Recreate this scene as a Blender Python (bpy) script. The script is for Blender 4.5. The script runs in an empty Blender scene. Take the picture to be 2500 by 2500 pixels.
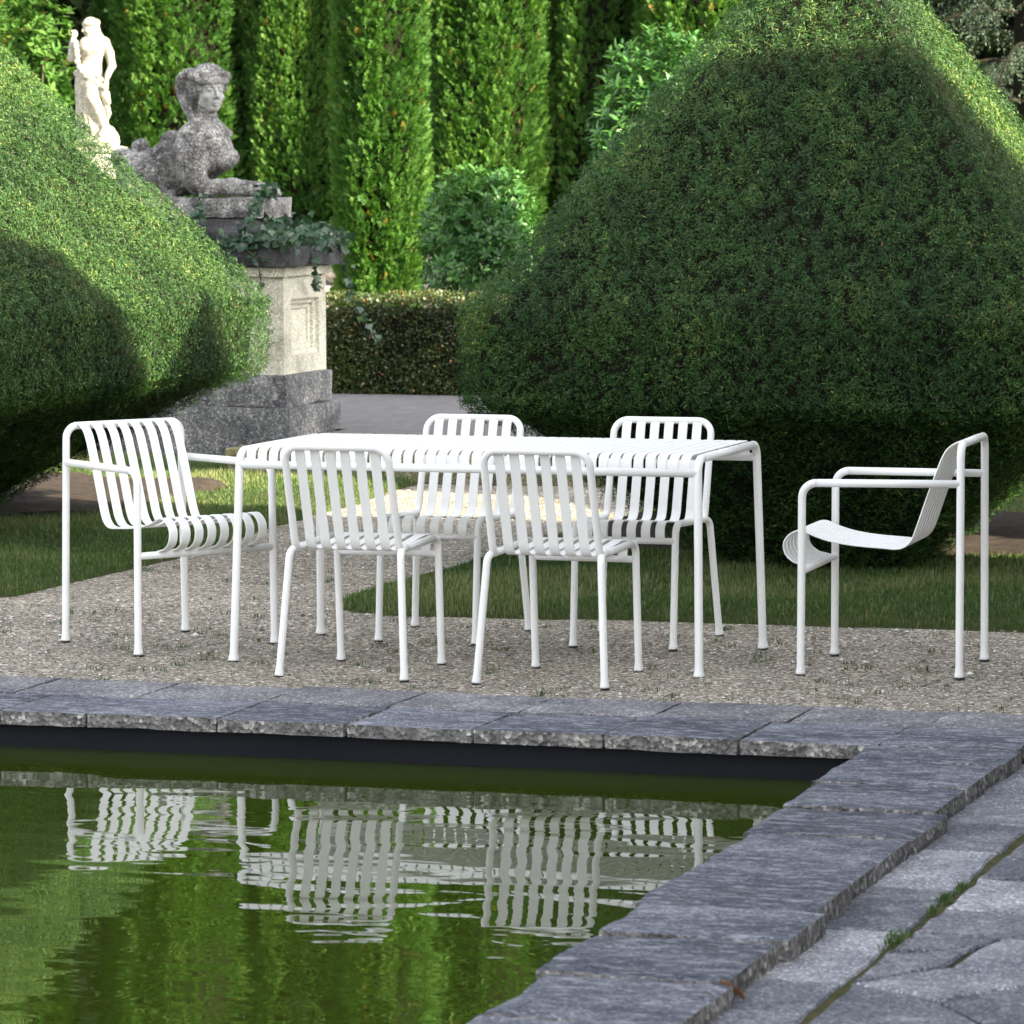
import bpy, math, time
import numpy as np
T0 = time.time()
rng = np.random.default_rng(7)
scn = bpy.context.scene
C = scn.collection
PI = math.pi

# ------------------------------------------------------------------ basics
def tag(o, label=None, cat=None, group=None, kind=None):
    if label: o['label'] = label
    if cat: o['category'] = cat
    if group: o['group'] = group
    if kind: o['kind'] = kind
    return o

def empty(name, loc=(0, 0, 0), rz=0.0, label=None, cat=None, group=None):
    o = bpy.data.objects.new(name, None)
    C.objects.link(o)
    o.location = loc
    o.rotation_euler = (0, 0, rz)
    o.empty_display_size = 0.1
    return tag(o, label, cat, group)

def mesh_np(name, V, F, mat, parent=None, smooth=False, tint=None):
    """V (N,3); F an (M,k) array or a list of such arrays."""
    V = np.asarray(V, np.float32)
    Fs = F if isinstance(F, list) else [F]
    Fs = [np.asarray(f, np.int32) for f in Fs if len(f)]
    me = bpy.data.meshes.new(name)
    me.vertices.add(len(V))
    me.vertices.foreach_set('co', V.ravel())
    loops = np.concatenate([f.ravel() for f in Fs])
    sizes = np.concatenate([np.full(len(f), f.shape[1], np.int32) for f in Fs])
    starts = np.concatenate([[0], np.cumsum(sizes)[:-1]]).astype(np.int32)
    me.loops.add(len(loops))
    me.loops.foreach_set('vertex_index', loops)
    me.polygons.add(len(sizes))
    me.polygons.foreach_set('loop_start', starts)
    me.polygons.foreach_set('use_smooth', np.full(len(sizes), smooth, bool))
    if tint is not None:
        a = me.attributes.new('tint', 'FLOAT', 'POINT')
        a.data.foreach_set('value', np.asarray(tint, np.float32))
    me.update(calc_edges=True)
    me.validate()
    if mat is not None:
        me.materials.append(mat)
    o = bpy.data.objects.new(name, me)
    C.objects.link(o)
    if parent is not None:
        o.parent = parent
    return o

class MB:
    """collects pieces of one mesh"""
    def __init__(s):
        s.v = []; s.q = []; s.t = []; s.n = 0
    def add(s, V, Q=None, T=None):
        V = np.asarray(V, float)
        s.v.append(V)
        if Q is not None and len(Q): s.q.append(np.asarray(Q, int) + s.n)
        if T is not None and len(T): s.t.append(np.asarray(T, int) + s.n)
        s.n += len(V)
        return s
    def build(s, name, mat, parent=None, smooth=True):
        F = []
        if s.q: F.append(np.concatenate(s.q))
        if s.t: F.append(np.concatenate(s.t))
        return mesh_np(name, np.concatenate(s.v), F, mat, parent, smooth)

def unit(a):
    a = np.asarray(a, float)
    return a / (np.linalg.norm(a, axis=-1, keepdims=True) + 1e-12)

def round_path(pts, radii, n=7):
    """polyline with its inner corners rounded"""
    pts = [np.asarray(p, float) for p in pts]
    out = [pts[0]]
    for i in range(1, len(pts) - 1):
        a, b, c = pts[i - 1], pts[i], pts[i + 1]
        r = radii[i - 1] if isinstance(radii, (list, tuple)) else radii
        d1, d2 = unit(a - b), unit(c - b)
        ang = math.acos(max(-1, min(1, float(d1 @ d2))))
        if r <= 0 or abs(ang - PI) < 1e-3:
            out.append(b); continue
        t = min(r / math.tan(ang / 2), 0.48 * np.linalg.norm(a - b), 0.48 * np.linalg.norm(c - b))
        rr = t * math.tan(ang / 2)
        cen = b + unit(d1 + d2) * (rr / math.sin(ang / 2))
        p0, p1 = b + d1 * t, b + d2 * t
        u0, u1 = unit(p0 - cen), unit(p1 - cen)
        w = math.acos(max(-1, min(1, float(u0 @ u1))))
        for k in range(n + 1):
            f = k / n
            d = (math.sin((1 - f) * w) * u0 + math.sin(f * w) * u1) / math.sin(w)
            out.append(cen + d * rr)
    out.append(pts[-1])
    return np.array(out)

def tube(path, r, seg=14, caps=True):
    P = np.asarray(path, float)
    n = len(P)
    R = np.full(n, r) if np.isscalar(r) else np.asarray(r, float)
    tang = np.zeros_like(P)
    tang[1:-1] = unit(unit(P[2:] - P[1:-1]) + unit(P[1:-1] - P[:-2]))
    tang[0] = unit(P[1] - P[0]); tang[-1] = unit(P[-1] - P[-2])
    up = np.array([0, 0, 1.0]) if abs(tang[0][2]) < 0.9 else np.array([0, 1.0, 0])
    u = unit(np.cross(tang[0], up))
    V = []
    for i in range(n):
        u = unit(u - tang[i] * (u @ tang[i]))
        w = np.cross(tang[i], u)
        a = np.arange(seg) * 2 * PI / seg
        V.append(P[i] + R[i] * (np.cos(a)[:, None] * u + np.sin(a)[:, None] * w))
    V = np.concatenate(V)
    Q = []
    for i in range(n - 1):
        for k in range(seg):
            k2 = (k + 1) % seg
            Q.append((i * seg + k, i * seg + k2, (i + 1) * seg + k2, (i + 1) * seg + k))
    T = []
    if caps:
        V = np.concatenate([V, P[:1], P[-1:]])
        a, b = n * seg, n * seg + 1
        for k in range(seg):
            k2 = (k + 1) % seg
            T.append((a, k2, k)); T.append((b, (n - 1) * seg + k, (n - 1) * seg + k2))
    return V, np.array(Q), np.array(T) if T else None

def strip(profile, xc, w, t):
    """flat bar: profile (N,2) of (y,z), width w along x at xc, thickness t, with small edge bevels"""
    P = np.asarray(profile, float)
    n = len(P)
    tg = np.zeros_like(P)
    tg[1:-1] = unit(P[2:] - P[:-2]); tg[0] = unit(P[1] - P[0]); tg[-1] = unit(P[-1] - P[-2])
    nr = np.stack([-tg[:, 1], tg[:, 0]], 1)
    b = min(t * 0.4, 0.0022)
    cs = [(-w / 2, -t / 2 + b), (-w / 2 + b, -t / 2), (w / 2 - b, -t / 2), (w / 2, -t / 2 + b),
          (w / 2, t / 2 - b), (w / 2 - b, t / 2), (-w / 2 + b, t / 2), (-w / 2, t / 2 - b)]
    m = len(cs)
    V = []
    for i in range(n):
        for (x, h) in cs:
            V.append((xc + x, P[i, 0] + nr[i, 0] * h, P[i, 1] + nr[i, 1] * h))
    Q = []
    for i in range(n - 1):
        for k in range(m):
            k2 = (k + 1) % m
            Q.append((i * m + k, (i + 1) * m + k, (i + 1) * m + k2, i * m + k2))
    # end caps, as fans of quads
    for base, fl in ((0, 1), ((n - 1) * m, 0)):
        idx = [base + k for k in range(m)]
        for (a, bb, c, d) in ((0, 1, 6, 7), (1, 2, 5, 6), (2, 3, 4, 5)):
            f = (idx[a], idx[bb], idx[c], idx[d])
            Q.append(f if fl else f[::-1])
    return np.array(V), np.array(Q), None

def catmull(pts, n=6):
    P = np.asarray(pts, float)
    P = np.vstack([2 * P[0] - P[1], P, 2 * P[-1] - P[-2]])
    out = []
    for i in range(1, len(P) - 2):
        p0, p1, p2, p3 = P[i - 1], P[i], P[i + 1], P[i + 2]
        for k in range(n):
            t = k / n
            out.append(0.5 * ((2 * p1) + (-p0 + p2) * t + (2 * p0 - 5 * p1 + 4 * p2 - p3) * t * t + (-p0 + 3 * p1 - 3 * p2 + p3) * t ** 3))
    out.append(P[-2])
    return np.array(out)

_nr = np.random.default_rng(99)
_ND = [(unit(_nr.normal(size=3)), _nr.uniform(0, 6.28), _nr.uniform(0.7, 1.4)) for _ in range(64)]
def noise(P, f=1.0, seed=0, octs=3):
    """cheap smooth noise from sums of sines, about -1..1"""
    P = np.asarray(P, float)
    o = np.zeros(P.shape[0]); amp = 1.0; tot = 0
    for k in range(octs):
        s = np.zeros(P.shape[0])
        for j in range(5):
            d, ph, m = _ND[(seed * 7 + k * 5 + j) % 64]
            d2, ph2, m2 = _ND[(seed * 11 + k * 3 + j * 2 + 17) % 64]
            s += np.sin(P @ d * f * m * 6.0 + ph + 1.3 * np.sin(P @ d2 * f * m2 * 4.1 + ph2))
        o += amp * s / 2.6; tot += amp
        amp *= 0.55; f *= 2.1
    return np.clip(o / tot * 1.5, -1.2, 1.2)

# ------------------------------------------------------------------ materials
def nt_new(name):
    m = bpy.data.materials.new(name)
    m.use_nodes = True
    nt = m.node_tree
    b = nt.nodes['Principled BSDF']
    return m, nt, b

def N(nt, t, **kw):
    n = nt.nodes.new(t)
    for k, v in kw.items():
        if k.startswith('i_'):
            n.inputs[k[2:].replace('_', ' ')].default_value = v
        else:
            setattr(n, k, v)
    return n

def ramp(nt, stops, src=None):
    r = nt.nodes.new('ShaderNodeValToRGB')
    e = r.color_ramp.elements
    while len(e) > 1: e.remove(e[-1])
    e[0].position, e[0].color = stops[0][0], tuple(stops[0][1]) + (1,)
    for p, c in stops[1:]:
        x = e.new(p); x.color = tuple(c) + (1,)
    if src is not None: nt.links.new(src, r.inputs[0])
    return r

def coords(nt):
    return nt.nodes.new('ShaderNodeTexCoord').outputs['Object']

def mix(nt, fac, a, b, mode='MIX'):
    m = nt.nodes.new('ShaderNodeMix'); m.data_type = 'RGBA'; m.blend_type = mode
    for sock, v in ((m.inputs[0], fac), (m.inputs[6], a), (m.inputs[7], b)):
        if hasattr(v, 'is_linked') or isinstance(v, bpy.types.NodeSocket): nt.links.new(v, sock)
        elif isinstance(v, (int, float)): sock.default_value = v
        else: sock.default_value = tuple(v) + (1,)
    return m.outputs[2]

def leaf_mat(name, stops, rough=0.5, trans=0.25, spec=0.4):
    m, nt, b = nt_new(name)
    at = N(nt, 'ShaderNodeAttribute', attribute_name='tint')
    r = ramp(nt, stops, at.outputs['Fac'])
    nt.links.new(r.outputs[0], b.inputs['Base Color'])
    b.inputs['Roughness'].default_value = rough
    b.inputs['Specular IOR Level'].default_value = spec
    if trans > 0:
        tr = N(nt, 'ShaderNodeBsdfTranslucent')
        hs = N(nt, 'ShaderNodeHueSaturation'); hs.inputs['Saturation'].default_value = 1.15; hs.inputs['Value'].default_value = 1.25
        nt.links.new(r.outputs[0], hs.inputs['Color'])
        nt.links.new(hs.outputs[0], tr.inputs['Color'])
        mx = N(nt, 'ShaderNodeMixShader'); mx.inputs[0].default_value = trans
        nt.links.new(b.outputs[0], mx.inputs[1]); nt.links.new(tr.outputs[0], mx.inputs[2])
        nt.links.new(mx.outputs[0], nt.nodes['Material Output'].inputs[0])
    return m

def plain(name, col, rough=0.6, bump=0.0, scale=60):
    m, nt, b = nt_new(name)
    c = coords(nt)
    n = N(nt, 'ShaderNodeTexNoise'); n.inputs['Scale'].default_value = scale; n.inputs['Detail'].default_value = 4
    nt.links.new(c, n.inputs['Vector'])
    r = ramp(nt, [(0.3, [x * 0.9 for x in col]), (0.7, [min(1, x * 1.06) for x in col])], n.outputs[0])
    nt.links.new(r.outputs[0], b.inputs['Base Color'])
    b.inputs['Roughness'].default_value = rough
    if bump:
        bp = N(nt, 'ShaderNodeBump'); bp.inputs['Strength'].default_value = bump; bp.inputs['Distance'].default_value = 0.002
        nt.links.new(n.outputs[0], bp.inputs['Height']); nt.links.new(bp.outputs[0], b.inputs['Normal'])
    return m

M_white = plain('white powder coat', (0.79, 0.785, 0.765), 0.42, 0.15, 900)
M_black = plain('black rubber', (0.012, 0.012, 0.014), 0.6)

def stone_mat(name, dark, mid, light, speck=220, blotch=7, lich=(0.5, 0.5, 0.52), lich_pos=0.62, rough=0.85, bump=0.5, stretch=(1, 1, 1), moss=None, ochre=None, bscale=1.0, slab=0.0, lmax=0.8):
    """weathered stone: aggregate specks + dark weathering + pale lichen patches"""
    m, nt, b = nt_new(name)
    c = coords(nt)
    mp = N(nt, 'ShaderNodeMapping'); mp.inputs['Scale'].default_value = stretch
    nt.links.new(c, mp.inputs[0]); cs = mp.outputs[0]
    big = N(nt, 'ShaderNodeTexNoise'); big.inputs['Scale'].default_value = blotch; big.inputs['Detail'].default_value = 6; big.inputs['Roughness'].default_value = 0.65
    nt.links.new(cs, big.inputs['Vector'])
    base = ramp(nt, [(0.34, dark), (0.5, mid), (0.68, light)], big.outputs[0])
    vo = N(nt, 'ShaderNodeTexVoronoi'); vo.inputs['Scale'].default_value = speck
    nt.links.new(c, vo.inputs['Vector'])
    sp = ramp(nt, [(0.0, (0.3, 0.3, 0.3)), (0.5, (0.9, 0.9, 0.9)), (0.85, (1.4, 1.38, 1.35)), (1.0, (3.2, 3.1, 3.0))])
    sv = N(nt, 'ShaderNodeSeparateColor'); nt.links.new(vo.outputs['Color'], sv.inputs[0]); nt.links.new(sv.outputs[0], sp.inputs[0])
    col = mix(nt, 0.75, base.outputs[0], sp.outputs[0], 'MULTIPLY')
    ln = N(nt, 'ShaderNodeTexNoise'); ln.inputs['Scale'].default_value = blotch * 5.5; ln.inputs['Detail'].default_value = 8; ln.inputs['Roughness'].default_value = 0.7
    nt.links.new(cs, ln.inputs['Vector'])
    if slab:
        gi = N(nt, 'ShaderNodeNewGeometry')
        sr = ramp(nt, [(0.0, (1 - slab, 1 - slab, 1 - slab * 0.9)), (0.45, (1, 1, 1)), (0.8, (1 + slab * 0.5, 1 + slab * 0.48, 1 + slab * 0.45)), (1.0, (1 + slab * 1.6, 1 + slab * 1.5, 1 + slab * 1.4))], gi.outputs['Random Per Island'])
        col = mix(nt, 1.0, col, sr.outputs[0], 'MULTIPLY')
    lm = ramp(nt, [(lich_pos - 0.02, (0, 0, 0)), (lich_pos + 0.12, (lmax, lmax, lmax))], ln.outputs[0])
    col = mix(nt, lm.outputs[0], col, lich)
    for extra, sc, pos in ((moss, 5.0, 0.66), (ochre, 9.0, 0.70)):
        if extra:
            en = N(nt, 'ShaderNodeTexNoise'); en.inputs['Scale'].default_value = sc; en.inputs['Detail'].default_value = 5
            nt.links.new(c, en.inputs['Vector'])
            em = ramp(nt, [(pos, (0, 0, 0)), (pos + 0.04, (1, 1, 1))], en.outputs[0])
            col = mix(nt, em.outputs[0], col, extra)
    nt.links.new(col, b.inputs['Base Color'])
    b.inputs['Roughness'].default_value = rough
    b.inputs['Specular IOR Level'].default_value = 0.3
    ad = N(nt, 'ShaderNodeMath', operation='ADD')
    nt.links.new(vo.outputs['Distance'], ad.inputs[0]); nt.links.new(ln.outputs[0], ad.inputs[1])
    bp = N(nt, 'ShaderNodeBump'); bp.inputs['Strength'].default_value = bump; bp.inputs['Distance'].default_value = 0.004 * bscale
    nt.links.new(ad.outputs[0], bp.inputs['Height']); nt.links.new(bp.outputs[0], b.inputs['Normal'])
    return m

M_cope = stone_mat('coping stone', (0.035, 0.040, 0.058), (0.075, 0.08, 0.102), (0.15, 0.153, 0.178), 150, 3.0, (0.36, 0.36, 0.39), 0.53, stretch=(0.8, 1.9, 1), slab=0.30, lmax=0.62)
M_copeface = stone_mat('washed aggregate', (0.12, 0.115, 0.11), (0.22, 0.21, 0.20), (0.34, 0.33, 0.31), 75, 14, (0.45, 0.44, 0.42), 0.62, bump=1.0, bscale=3)
M_pave = stone_mat('paving stone', (0.085, 0.09, 0.11), (0.145, 0.15, 0.17), (0.25, 0.25, 0.27), 170, 2.2, (0.36, 0.36, 0.37), 0.56, slab=0.42, lmax=0.55)
M_band = stone_mat('aggregate paving band', (0.09, 0.09, 0.105), (0.15, 0.145, 0.155), (0.23, 0.22, 0.22), 130, 4.0, (0.38, 0.37, 0.37), 0.60, slab=0.2)
M_statue = stone_mat('weathered grey sandstone', (0.035, 0.033, 0.034), (0.13, 0.125, 0.12), (0.30, 0.29, 0.275), 120, 9, (0.40, 0.39, 0.37), 0.56, ochre=(0.16, 0.12, 0.03))
M_ped = stone_mat('cream rendered stone', (0.30, 0.285, 0.22), (0.50, 0.48, 0.39), (0.60, 0.58, 0.48), 300, 2.2, (0.30, 0.29, 0.25), 0.66, bump=0.25)
M_plinth = stone_mat('grey plinth stone', (0.05, 0.05, 0.052), (0.12, 0.12, 0.12), (0.23, 0.225, 0.215), 110, 4, (0.40, 0.40, 0.39), 0.575)
M_slabdark = stone_mat('blackened cap stone', (0.016, 0.016, 0.018), (0.035, 0.034, 0.036), (0.07, 0.07, 0.07), 200, 5, (0.22, 0.22, 0.22), 0.70)
M_marble = stone_mat('pale statue stone', (0.20, 0.19, 0.14), (0.33, 0.315, 0.255), (0.40, 0.385, 0.325), 260, 6, (0.22, 0.21, 0.14), 0.60, bump=0.2)
M_kerb = stone_mat('mossy kerb stone', (0.08, 0.075, 0.04), (0.16, 0.15, 0.085), (0.26, 0.25, 0.16), 150, 6, (0.34, 0.32, 0.24), 0.7, moss=(0.05, 0.06, 0.015))
M_sand = stone_mat('warm pale stone', (0.38, 0.33, 0.27), (0.50, 0.44, 0.37), (0.58, 0.53, 0.46), 120, 5, (0.6, 0.56, 0.5), 0.66)

def gravel_mat():
    m, nt, b = nt_new('fine gravel')
    c = coords(nt)
    v1 = N(nt, 'ShaderNodeTexVoronoi'); v1.inputs['Scale'].default_value = 130; nt.links.new(c, v1.inputs['Vector'])
    v2 = N(nt, 'ShaderNodeTexVoronoi'); v2.inputs['Scale'].default_value = 75; nt.links.new(c, v2.inputs['Vector'])
    s1 = N(nt, 'ShaderNodeSeparateColor'); nt.links.new(v1.outputs['Color'], s1.inputs[0])
    s2 = N(nt, 'ShaderNodeSeparateColor'); nt.links.new(v2.outputs['Color'], s2.inputs[0])
    r1 = ramp(nt, [(0, (0.09, 0.08, 0.065)), (0.35, (0.22, 0.195, 0.16)), (0.7, (0.34, 0.305, 0.255)), (0.9, (0.48, 0.445, 0.39)), (1, (0.70, 0.67, 0.62))], s1.outputs[0])
    r2 = ramp(nt, [(0, (0.35, 0.33, 0.31)), (0.5, (0.95, 0.95, 0.95)), (0.85, (1.25, 1.2, 1.15)), (1, (1.9, 1.85, 1.8))], s2.outputs[1])
    col = mix(nt, 0.9, r1.outputs[0], r2.outputs[0], 'MULTIPLY')
    nz = N(nt, 'ShaderNodeTexNoise'); nz.inputs['Scale'].default_value = 1.3; nz.inputs['Detail'].default_value = 5; nt.links.new(c, nz.inputs['Vector'])
    r3 = ramp(nt, [(0.3, (0.78, 0.77, 0.74)), (0.7, (1.12, 1.1, 1.06))], nz.outputs[0])
    col = mix(nt, 1.0, col, r3.outputs[0], 'MULTIPLY')
    nt.links.new(col, b.inputs['Base Color'])
    b.inputs['Roughness'].default_value = 0.9
    b.inputs['Specular IOR Level'].default_value = 0.25
    bp = N(nt, 'ShaderNodeBump'); bp.inputs['Strength'].default_value = 0.9; bp.inputs['Distance'].default_value = 0.006
    nt.links.new(v1.outputs['Distance'], bp.inputs['Height']); nt.links.new(bp.outputs[0], b.inputs['Normal'])
    return m
M_gravel = gravel_mat()

def soil_mat(name, a, bb, sc=9):
    m, nt, b = nt_new(name)
    c = coords(nt)
    n = N(nt, 'ShaderNodeTexNoise'); n.inputs['Scale'].default_value = sc; n.inputs['Detail'].default_value = 9; n.inputs['Roughness'].default_value = 0.7
    nt.links.new(c, n.inputs['Vector'])
    r = ramp(nt, [(0.3, a), (0.7, bb)], n.outputs[0])
    nt.links.new(r.outputs[0], b.inputs['Base Color'])
    b.inputs['Roughness'].default_value = 0.95; b.inputs['Specular IOR Level'].default_value = 0.1
    bp = N(nt, 'ShaderNodeBump'); bp.inputs['Strength'].default_value = 0.8; bp.inputs['Distance'].default_value = 0.03
    nt.links.new(n.outputs[0], bp.inputs['Height']); nt.links.new(bp.outputs[0], b.inputs['Normal'])
    return m
M_soil = soil_mat('dark bare soil', (0.020, 0.016, 0.013), (0.06, 0.048, 0.040), 14)
M_turf = soil_mat('turf thatch', (0.03, 0.04, 0.012), (0.07, 0.08, 0.03), 20)
M_ground = soil_mat('garden ground', (0.03, 0.035, 0.015), (0.07, 0.075, 0.035), 4)
M_path = soil_mat('grey path surface', (0.13, 0.125, 0.125), (0.22, 0.21, 0.21), 10)
M_moss = soil_mat('moss and grit', (0.03, 0.045, 0.010), (0.12, 0.10, 0.05), 25)
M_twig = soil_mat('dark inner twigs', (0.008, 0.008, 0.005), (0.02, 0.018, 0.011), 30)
M_bark = soil_mat('bark', (0.03, 0.04, 0.03), (0.12, 0.10, 0.08), 20)
M_liner = plain('black pool liner', (0.004, 0.005, 0.009), 0.55, 0.5, 30)
M_liner.node_tree.nodes['Principled BSDF'].inputs['Specular IOR Level'].default_value = 0.15

def water_mat():
    m, nt, b = nt_new('green pond water')
    b.inputs['Base Color'].default_value = (0.026, 0.040, 0.004, 1)
    b.inputs['Roughness'].default_value = 0.0
    b.inputs['IOR'].default_value = 1.45
    b.inputs['Specular IOR Level'].default_value = 0.5
    c = coords(nt)
    def wave(scale, stretch, det, dist):
        mp = N(nt, 'ShaderNodeMapping'); mp.inputs['Scale'].default_value = stretch; mp.inputs['Rotation'].default_value = (0, 0, -0.31)
        nt.links.new(c, mp.inputs[0])
        n = N(nt, 'ShaderNodeTexNoise'); n.inputs['Scale'].default_value = scale; n.inputs['Detail'].default_value = det; n.inputs['Roughness'].default_value = 0.4; n.inputs['Distortion'].default_value = dist
        nt.links.new(mp.outputs[0], n.inputs['Vector'])
        return n.outputs[0]
    w1 = wave(2.1, (0.8, 1.5, 1), 1.0, 0.5)
    w2 = wave(9.0, (0.7, 1.4, 1), 1.0, 0.6)
    b1 = N(nt, 'ShaderNodeBump'); b1.inputs['Strength'].default_value = 1.0; b1.inputs['Distance'].default_value = 0.0032
    nt.links.new(w1, b1.inputs['Height'])
    b2 = N(nt, 'ShaderNodeBump'); b2.inputs['Strength'].default_value = 1.0; b2.inputs['Distance'].default_value = 0.0003
    nt.links.new(w2, b2.inputs['Height']); nt.links.new(b1.outputs[0], b2.inputs['Normal'])
    nt.links.new(b2.outputs[0], b.inputs['Normal'])
    return m
M_water = water_mat()

M_yew = leaf_mat('yew needles', [(0, (0.010, 0.030, 0.008)), (0.45, (0.028, 0.076, 0.016)), (0.8, (0.072, 0.138, 0.030)), (0.95, (0.20, 0.24, 0.055)), (1, (0.22, 0.13, 0.04))], 0.5, 0.2, 0.22)
M_thuja = leaf_mat('thuja sprays', [(0, (0.024, 0.070, 0.012)), (0.5, (0.058, 0.140, 0.024)), (0.9, (0.115, 0.215, 0.04)), (1, (0.18, 0.15, 0.03))], 0.55, 0.3, 0.2)
M_laurel = leaf_mat('laurel leaves', [(0, (0.022, 0.07, 0.016)), (0.6, (0.05, 0.14, 0.03)), (1, (0.10, 0.21, 0.05))], 0.38, 0.25, 0.45)
M_box = leaf_mat('box leaves', [(0, (0.022, 0.036, 0.010)), (0.6, (0.05, 0.075, 0.018)), (0.92, (0.085, 0.10, 0.025)), (1, (0.25, 0.13, 0.03))], 0.4, 0.2, 0.5)
M_ivy = leaf_mat('ivy leaves', [(0, (0.012, 0.035, 0.015)), (0.6, (0.025, 0.065, 0.028)), (1, (0.06, 0.11, 0.04))], 0.35, 0.12, 0.5)
M_spruce = leaf_mat('spruce needles', [(0, (0.014, 0.028, 0.016)), (0.6, (0.045, 0.075, 0.042)), (1, (0.09, 0.13, 0.07))], 0.5, 0.12, 0.4)
M_grass = leaf_mat('grass blades', [(0, (0.018, 0.045, 0.012)), (0.5, (0.045, 0.095, 0.022)), (0.85, (0.10, 0.155, 0.04)), (1, (0.22, 0.21, 0.10))], 0.5, 0.3, 0.25)
M_darkleaf = leaf_mat('dark woodland leaves', [(0, (0.014, 0.03, 0.010)), (1, (0.045, 0.08, 0.022))], 0.5, 0.2, 0.4)
M_brown = plain('dry brown leaf', (0.16, 0.07, 0.025), 0.6)
M_pebble = leaf_mat('pebbles', [(0, (0.06, 0.055, 0.05)), (0.35, (0.18, 0.16, 0.14)), (0.65, (0.34, 0.31, 0.27)), (0.85, (0.52, 0.50, 0.46)), (1, (0.75, 0.74, 0.71))], 0.8, 0.0, 0.3)

# ------------------------------------------------------------------ ground, paving, pool
def rect(x0, x1, y0, y1, z):
    return np.array([(x0, y0, z), (x1, y0, z), (x1, y1, z), (x0, y1, z)], float), np.array([(0, 1, 2, 3)])

def grid_sheet(x0, x1, y0, y1, step, zf):
    xs = np.linspace(x0, x1, max(2, int((x1 - x0) / step) + 1)); ys = np.linspace(y0, y1, max(2, int((y1 - y0) / step) + 1))
    X, Y = np.meshgrid(xs, ys)
    P = np.stack([X.ravel(), Y.ravel(), np.zeros(X.size)], 1)
    P[:, 2] = zf(P)
    nx = len(xs); i = np.arange((len(ys) - 1) * (nx - 1)); r_, c_ = i // (nx - 1), i % (nx - 1)
    a = r_ * nx + c_
    return P, np.stack([a, a + 1, a + nx + 1, a + nx], 1)

# the garden ground, one sheet with an opening for the pool and the sunken paving
m = MB()
B = 400.0
for q in ((-B, B, -1.80, B), (-B, -9.0, -B, -1.80), (20.0, B, -B, -1.80), (-9.0, 20.0, -B, -30.0)):
    m.add(*rect(*q, -0.055))
tag(m.build('ground', M_ground, smooth=False), kind='structure')
# gravel: a sheet with faint unevenness
P, Q = grid_sheet(-8.0, 9.0, -1.90, 7.35, 0.06, lambda P: 0.004 * noise(P, 0.35, 3) - 0.002)
tag(mesh_np('gravel_path', P, Q, M_gravel, smooth=True), kind='structure')

def chipped_box(x0, x1, y0, y1, z0, z1, step=0.035, edge=0.009, amp=0.003, seed=0):
    nx, ny, nz = [max(2, int(round(d / step))) for d in (x1 - x0, y1 - y0, z1 - z0)]
    def face(u, v, fixed, val, nu, nv, flip):
        a = np.linspace(0, 1, nu + 1); b = np.linspace(0, 1, nv + 1)
        A, Bb = np.meshgrid(a, b)
        P = np.zeros((A.size, 3)); P[:, u] = A.ravel(); P[:, v] = Bb.ravel(); P[:, fixed] = val
        i = np.arange(nu * nv); r_, c_ = i // nu, i % nu
        k = r_ * (nu + 1) + c_
        q = np.stack([k, k + 1, k + nu + 2, k + nu + 1], 1)
        return P, (q[:, ::-1] if flip else q)
    Vs, Qs, n = [], [], 0
    for args in ((0, 1, 2, 1.0, nx, ny, False), (0, 1, 2, 0.0, nx, ny, True), (0, 2, 1, 0.0, nx, nz, False), (0, 2, 1, 1.0, nx, nz, True), (1, 2, 0, 1.0, ny, nz, False), (1, 2, 0, 0.0, ny, nz, True)):
        p, q = face(*args); Vs.append(p); Qs.append(q + n); n += len(p)
    V = np.concatenate(Vs); Q = np.concatenate(Qs)
    key, inv = np.unique((V * 4096).round().astype(int), axis=0, return_inverse=True)
    V = key / 4096.0; Q = inv.reshape(-1)[Q]
    sz = np.array([x1 - x0, y1 - y0, z1 - z0]); W = np.array([x0, y0, z0]) + V * sz
    d = np.minimum(V, 1 - V) * sz                     # distance to the pairs of faces
    ds = np.sort(d, axis=1)
    near = ds[:, 1] < 1e-6                            # lies on an edge
    c = (W - np.array([(x0 + x1) / 2, (y0 + y1) / 2, (z0 + z1) / 2]))
    on = d < 1e-6
    nrm = np.sign(c) * on
    f1 = noise(W, 2.2, seed, 2); f2 = noise(W, 7.0, seed + 3, 2)
    W = W + nrm * (amp * f1 + amp * 0.6 * f2)[:, None]
    chip = np.clip(0.55 + 0.6 * noise(W, 3.2, seed + 5, 2), 0.12, 1.3) * edge
    W = W - (nrm * near[:, None]) * (chip * 0.75)[:, None]
    return W, Q

# the pool rim stands about 0.1 m above the gravel; it is modelled in its own frame and set in place here
def at_pool(o):
    o.scale = (0.9425,) * 3; o.location = (0.256 + 0.9425 * o.location.x, -0.7924 + 0.9425 * o.location.y, 0.0998 + 0.9425 * o.location.z)
    return o
# the pool coping: far run (front slabs) and right run, real joints between the slabs
xs_far = [-1.93, -1.51, -1.09, -0.79, -0.345, 0.085, 0.50, 0.92, 1.345, 1.775]
xs_far = [-9.0 + 0.43 * k for k in range(16)] + xs_far
m = MB(); side = MB()
prev = None
for i in range(len(xs_far) - 1):
    a, b_ = xs_far[i], xs_far[i + 1]
    if b_ - a < 0.12: continue
    m.add(*chipped_box(a + 0.003, b_ - 0.003, -1.845 + 0.006 * math.sin(i * 2.1), -1.425, -0.046 + 0.002 * math.sin(i), 0.002 * math.sin(i * 1.7), seed=i % 20, edge=0.004, amp=0.0009))
m.add(*chipped_box(1.778, 2.195, -1.845, -1.425, -0.05, 0.003, seed=4, edge=0.004, amp=0.0009))
ys = [-1.85, -2.15, -2.62, -3.05, -3.48, -4.20, -4.58, -4.96, -5.42, -5.86, -6.30, -6.75, -7.2, -7.65, -8.1]
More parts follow.
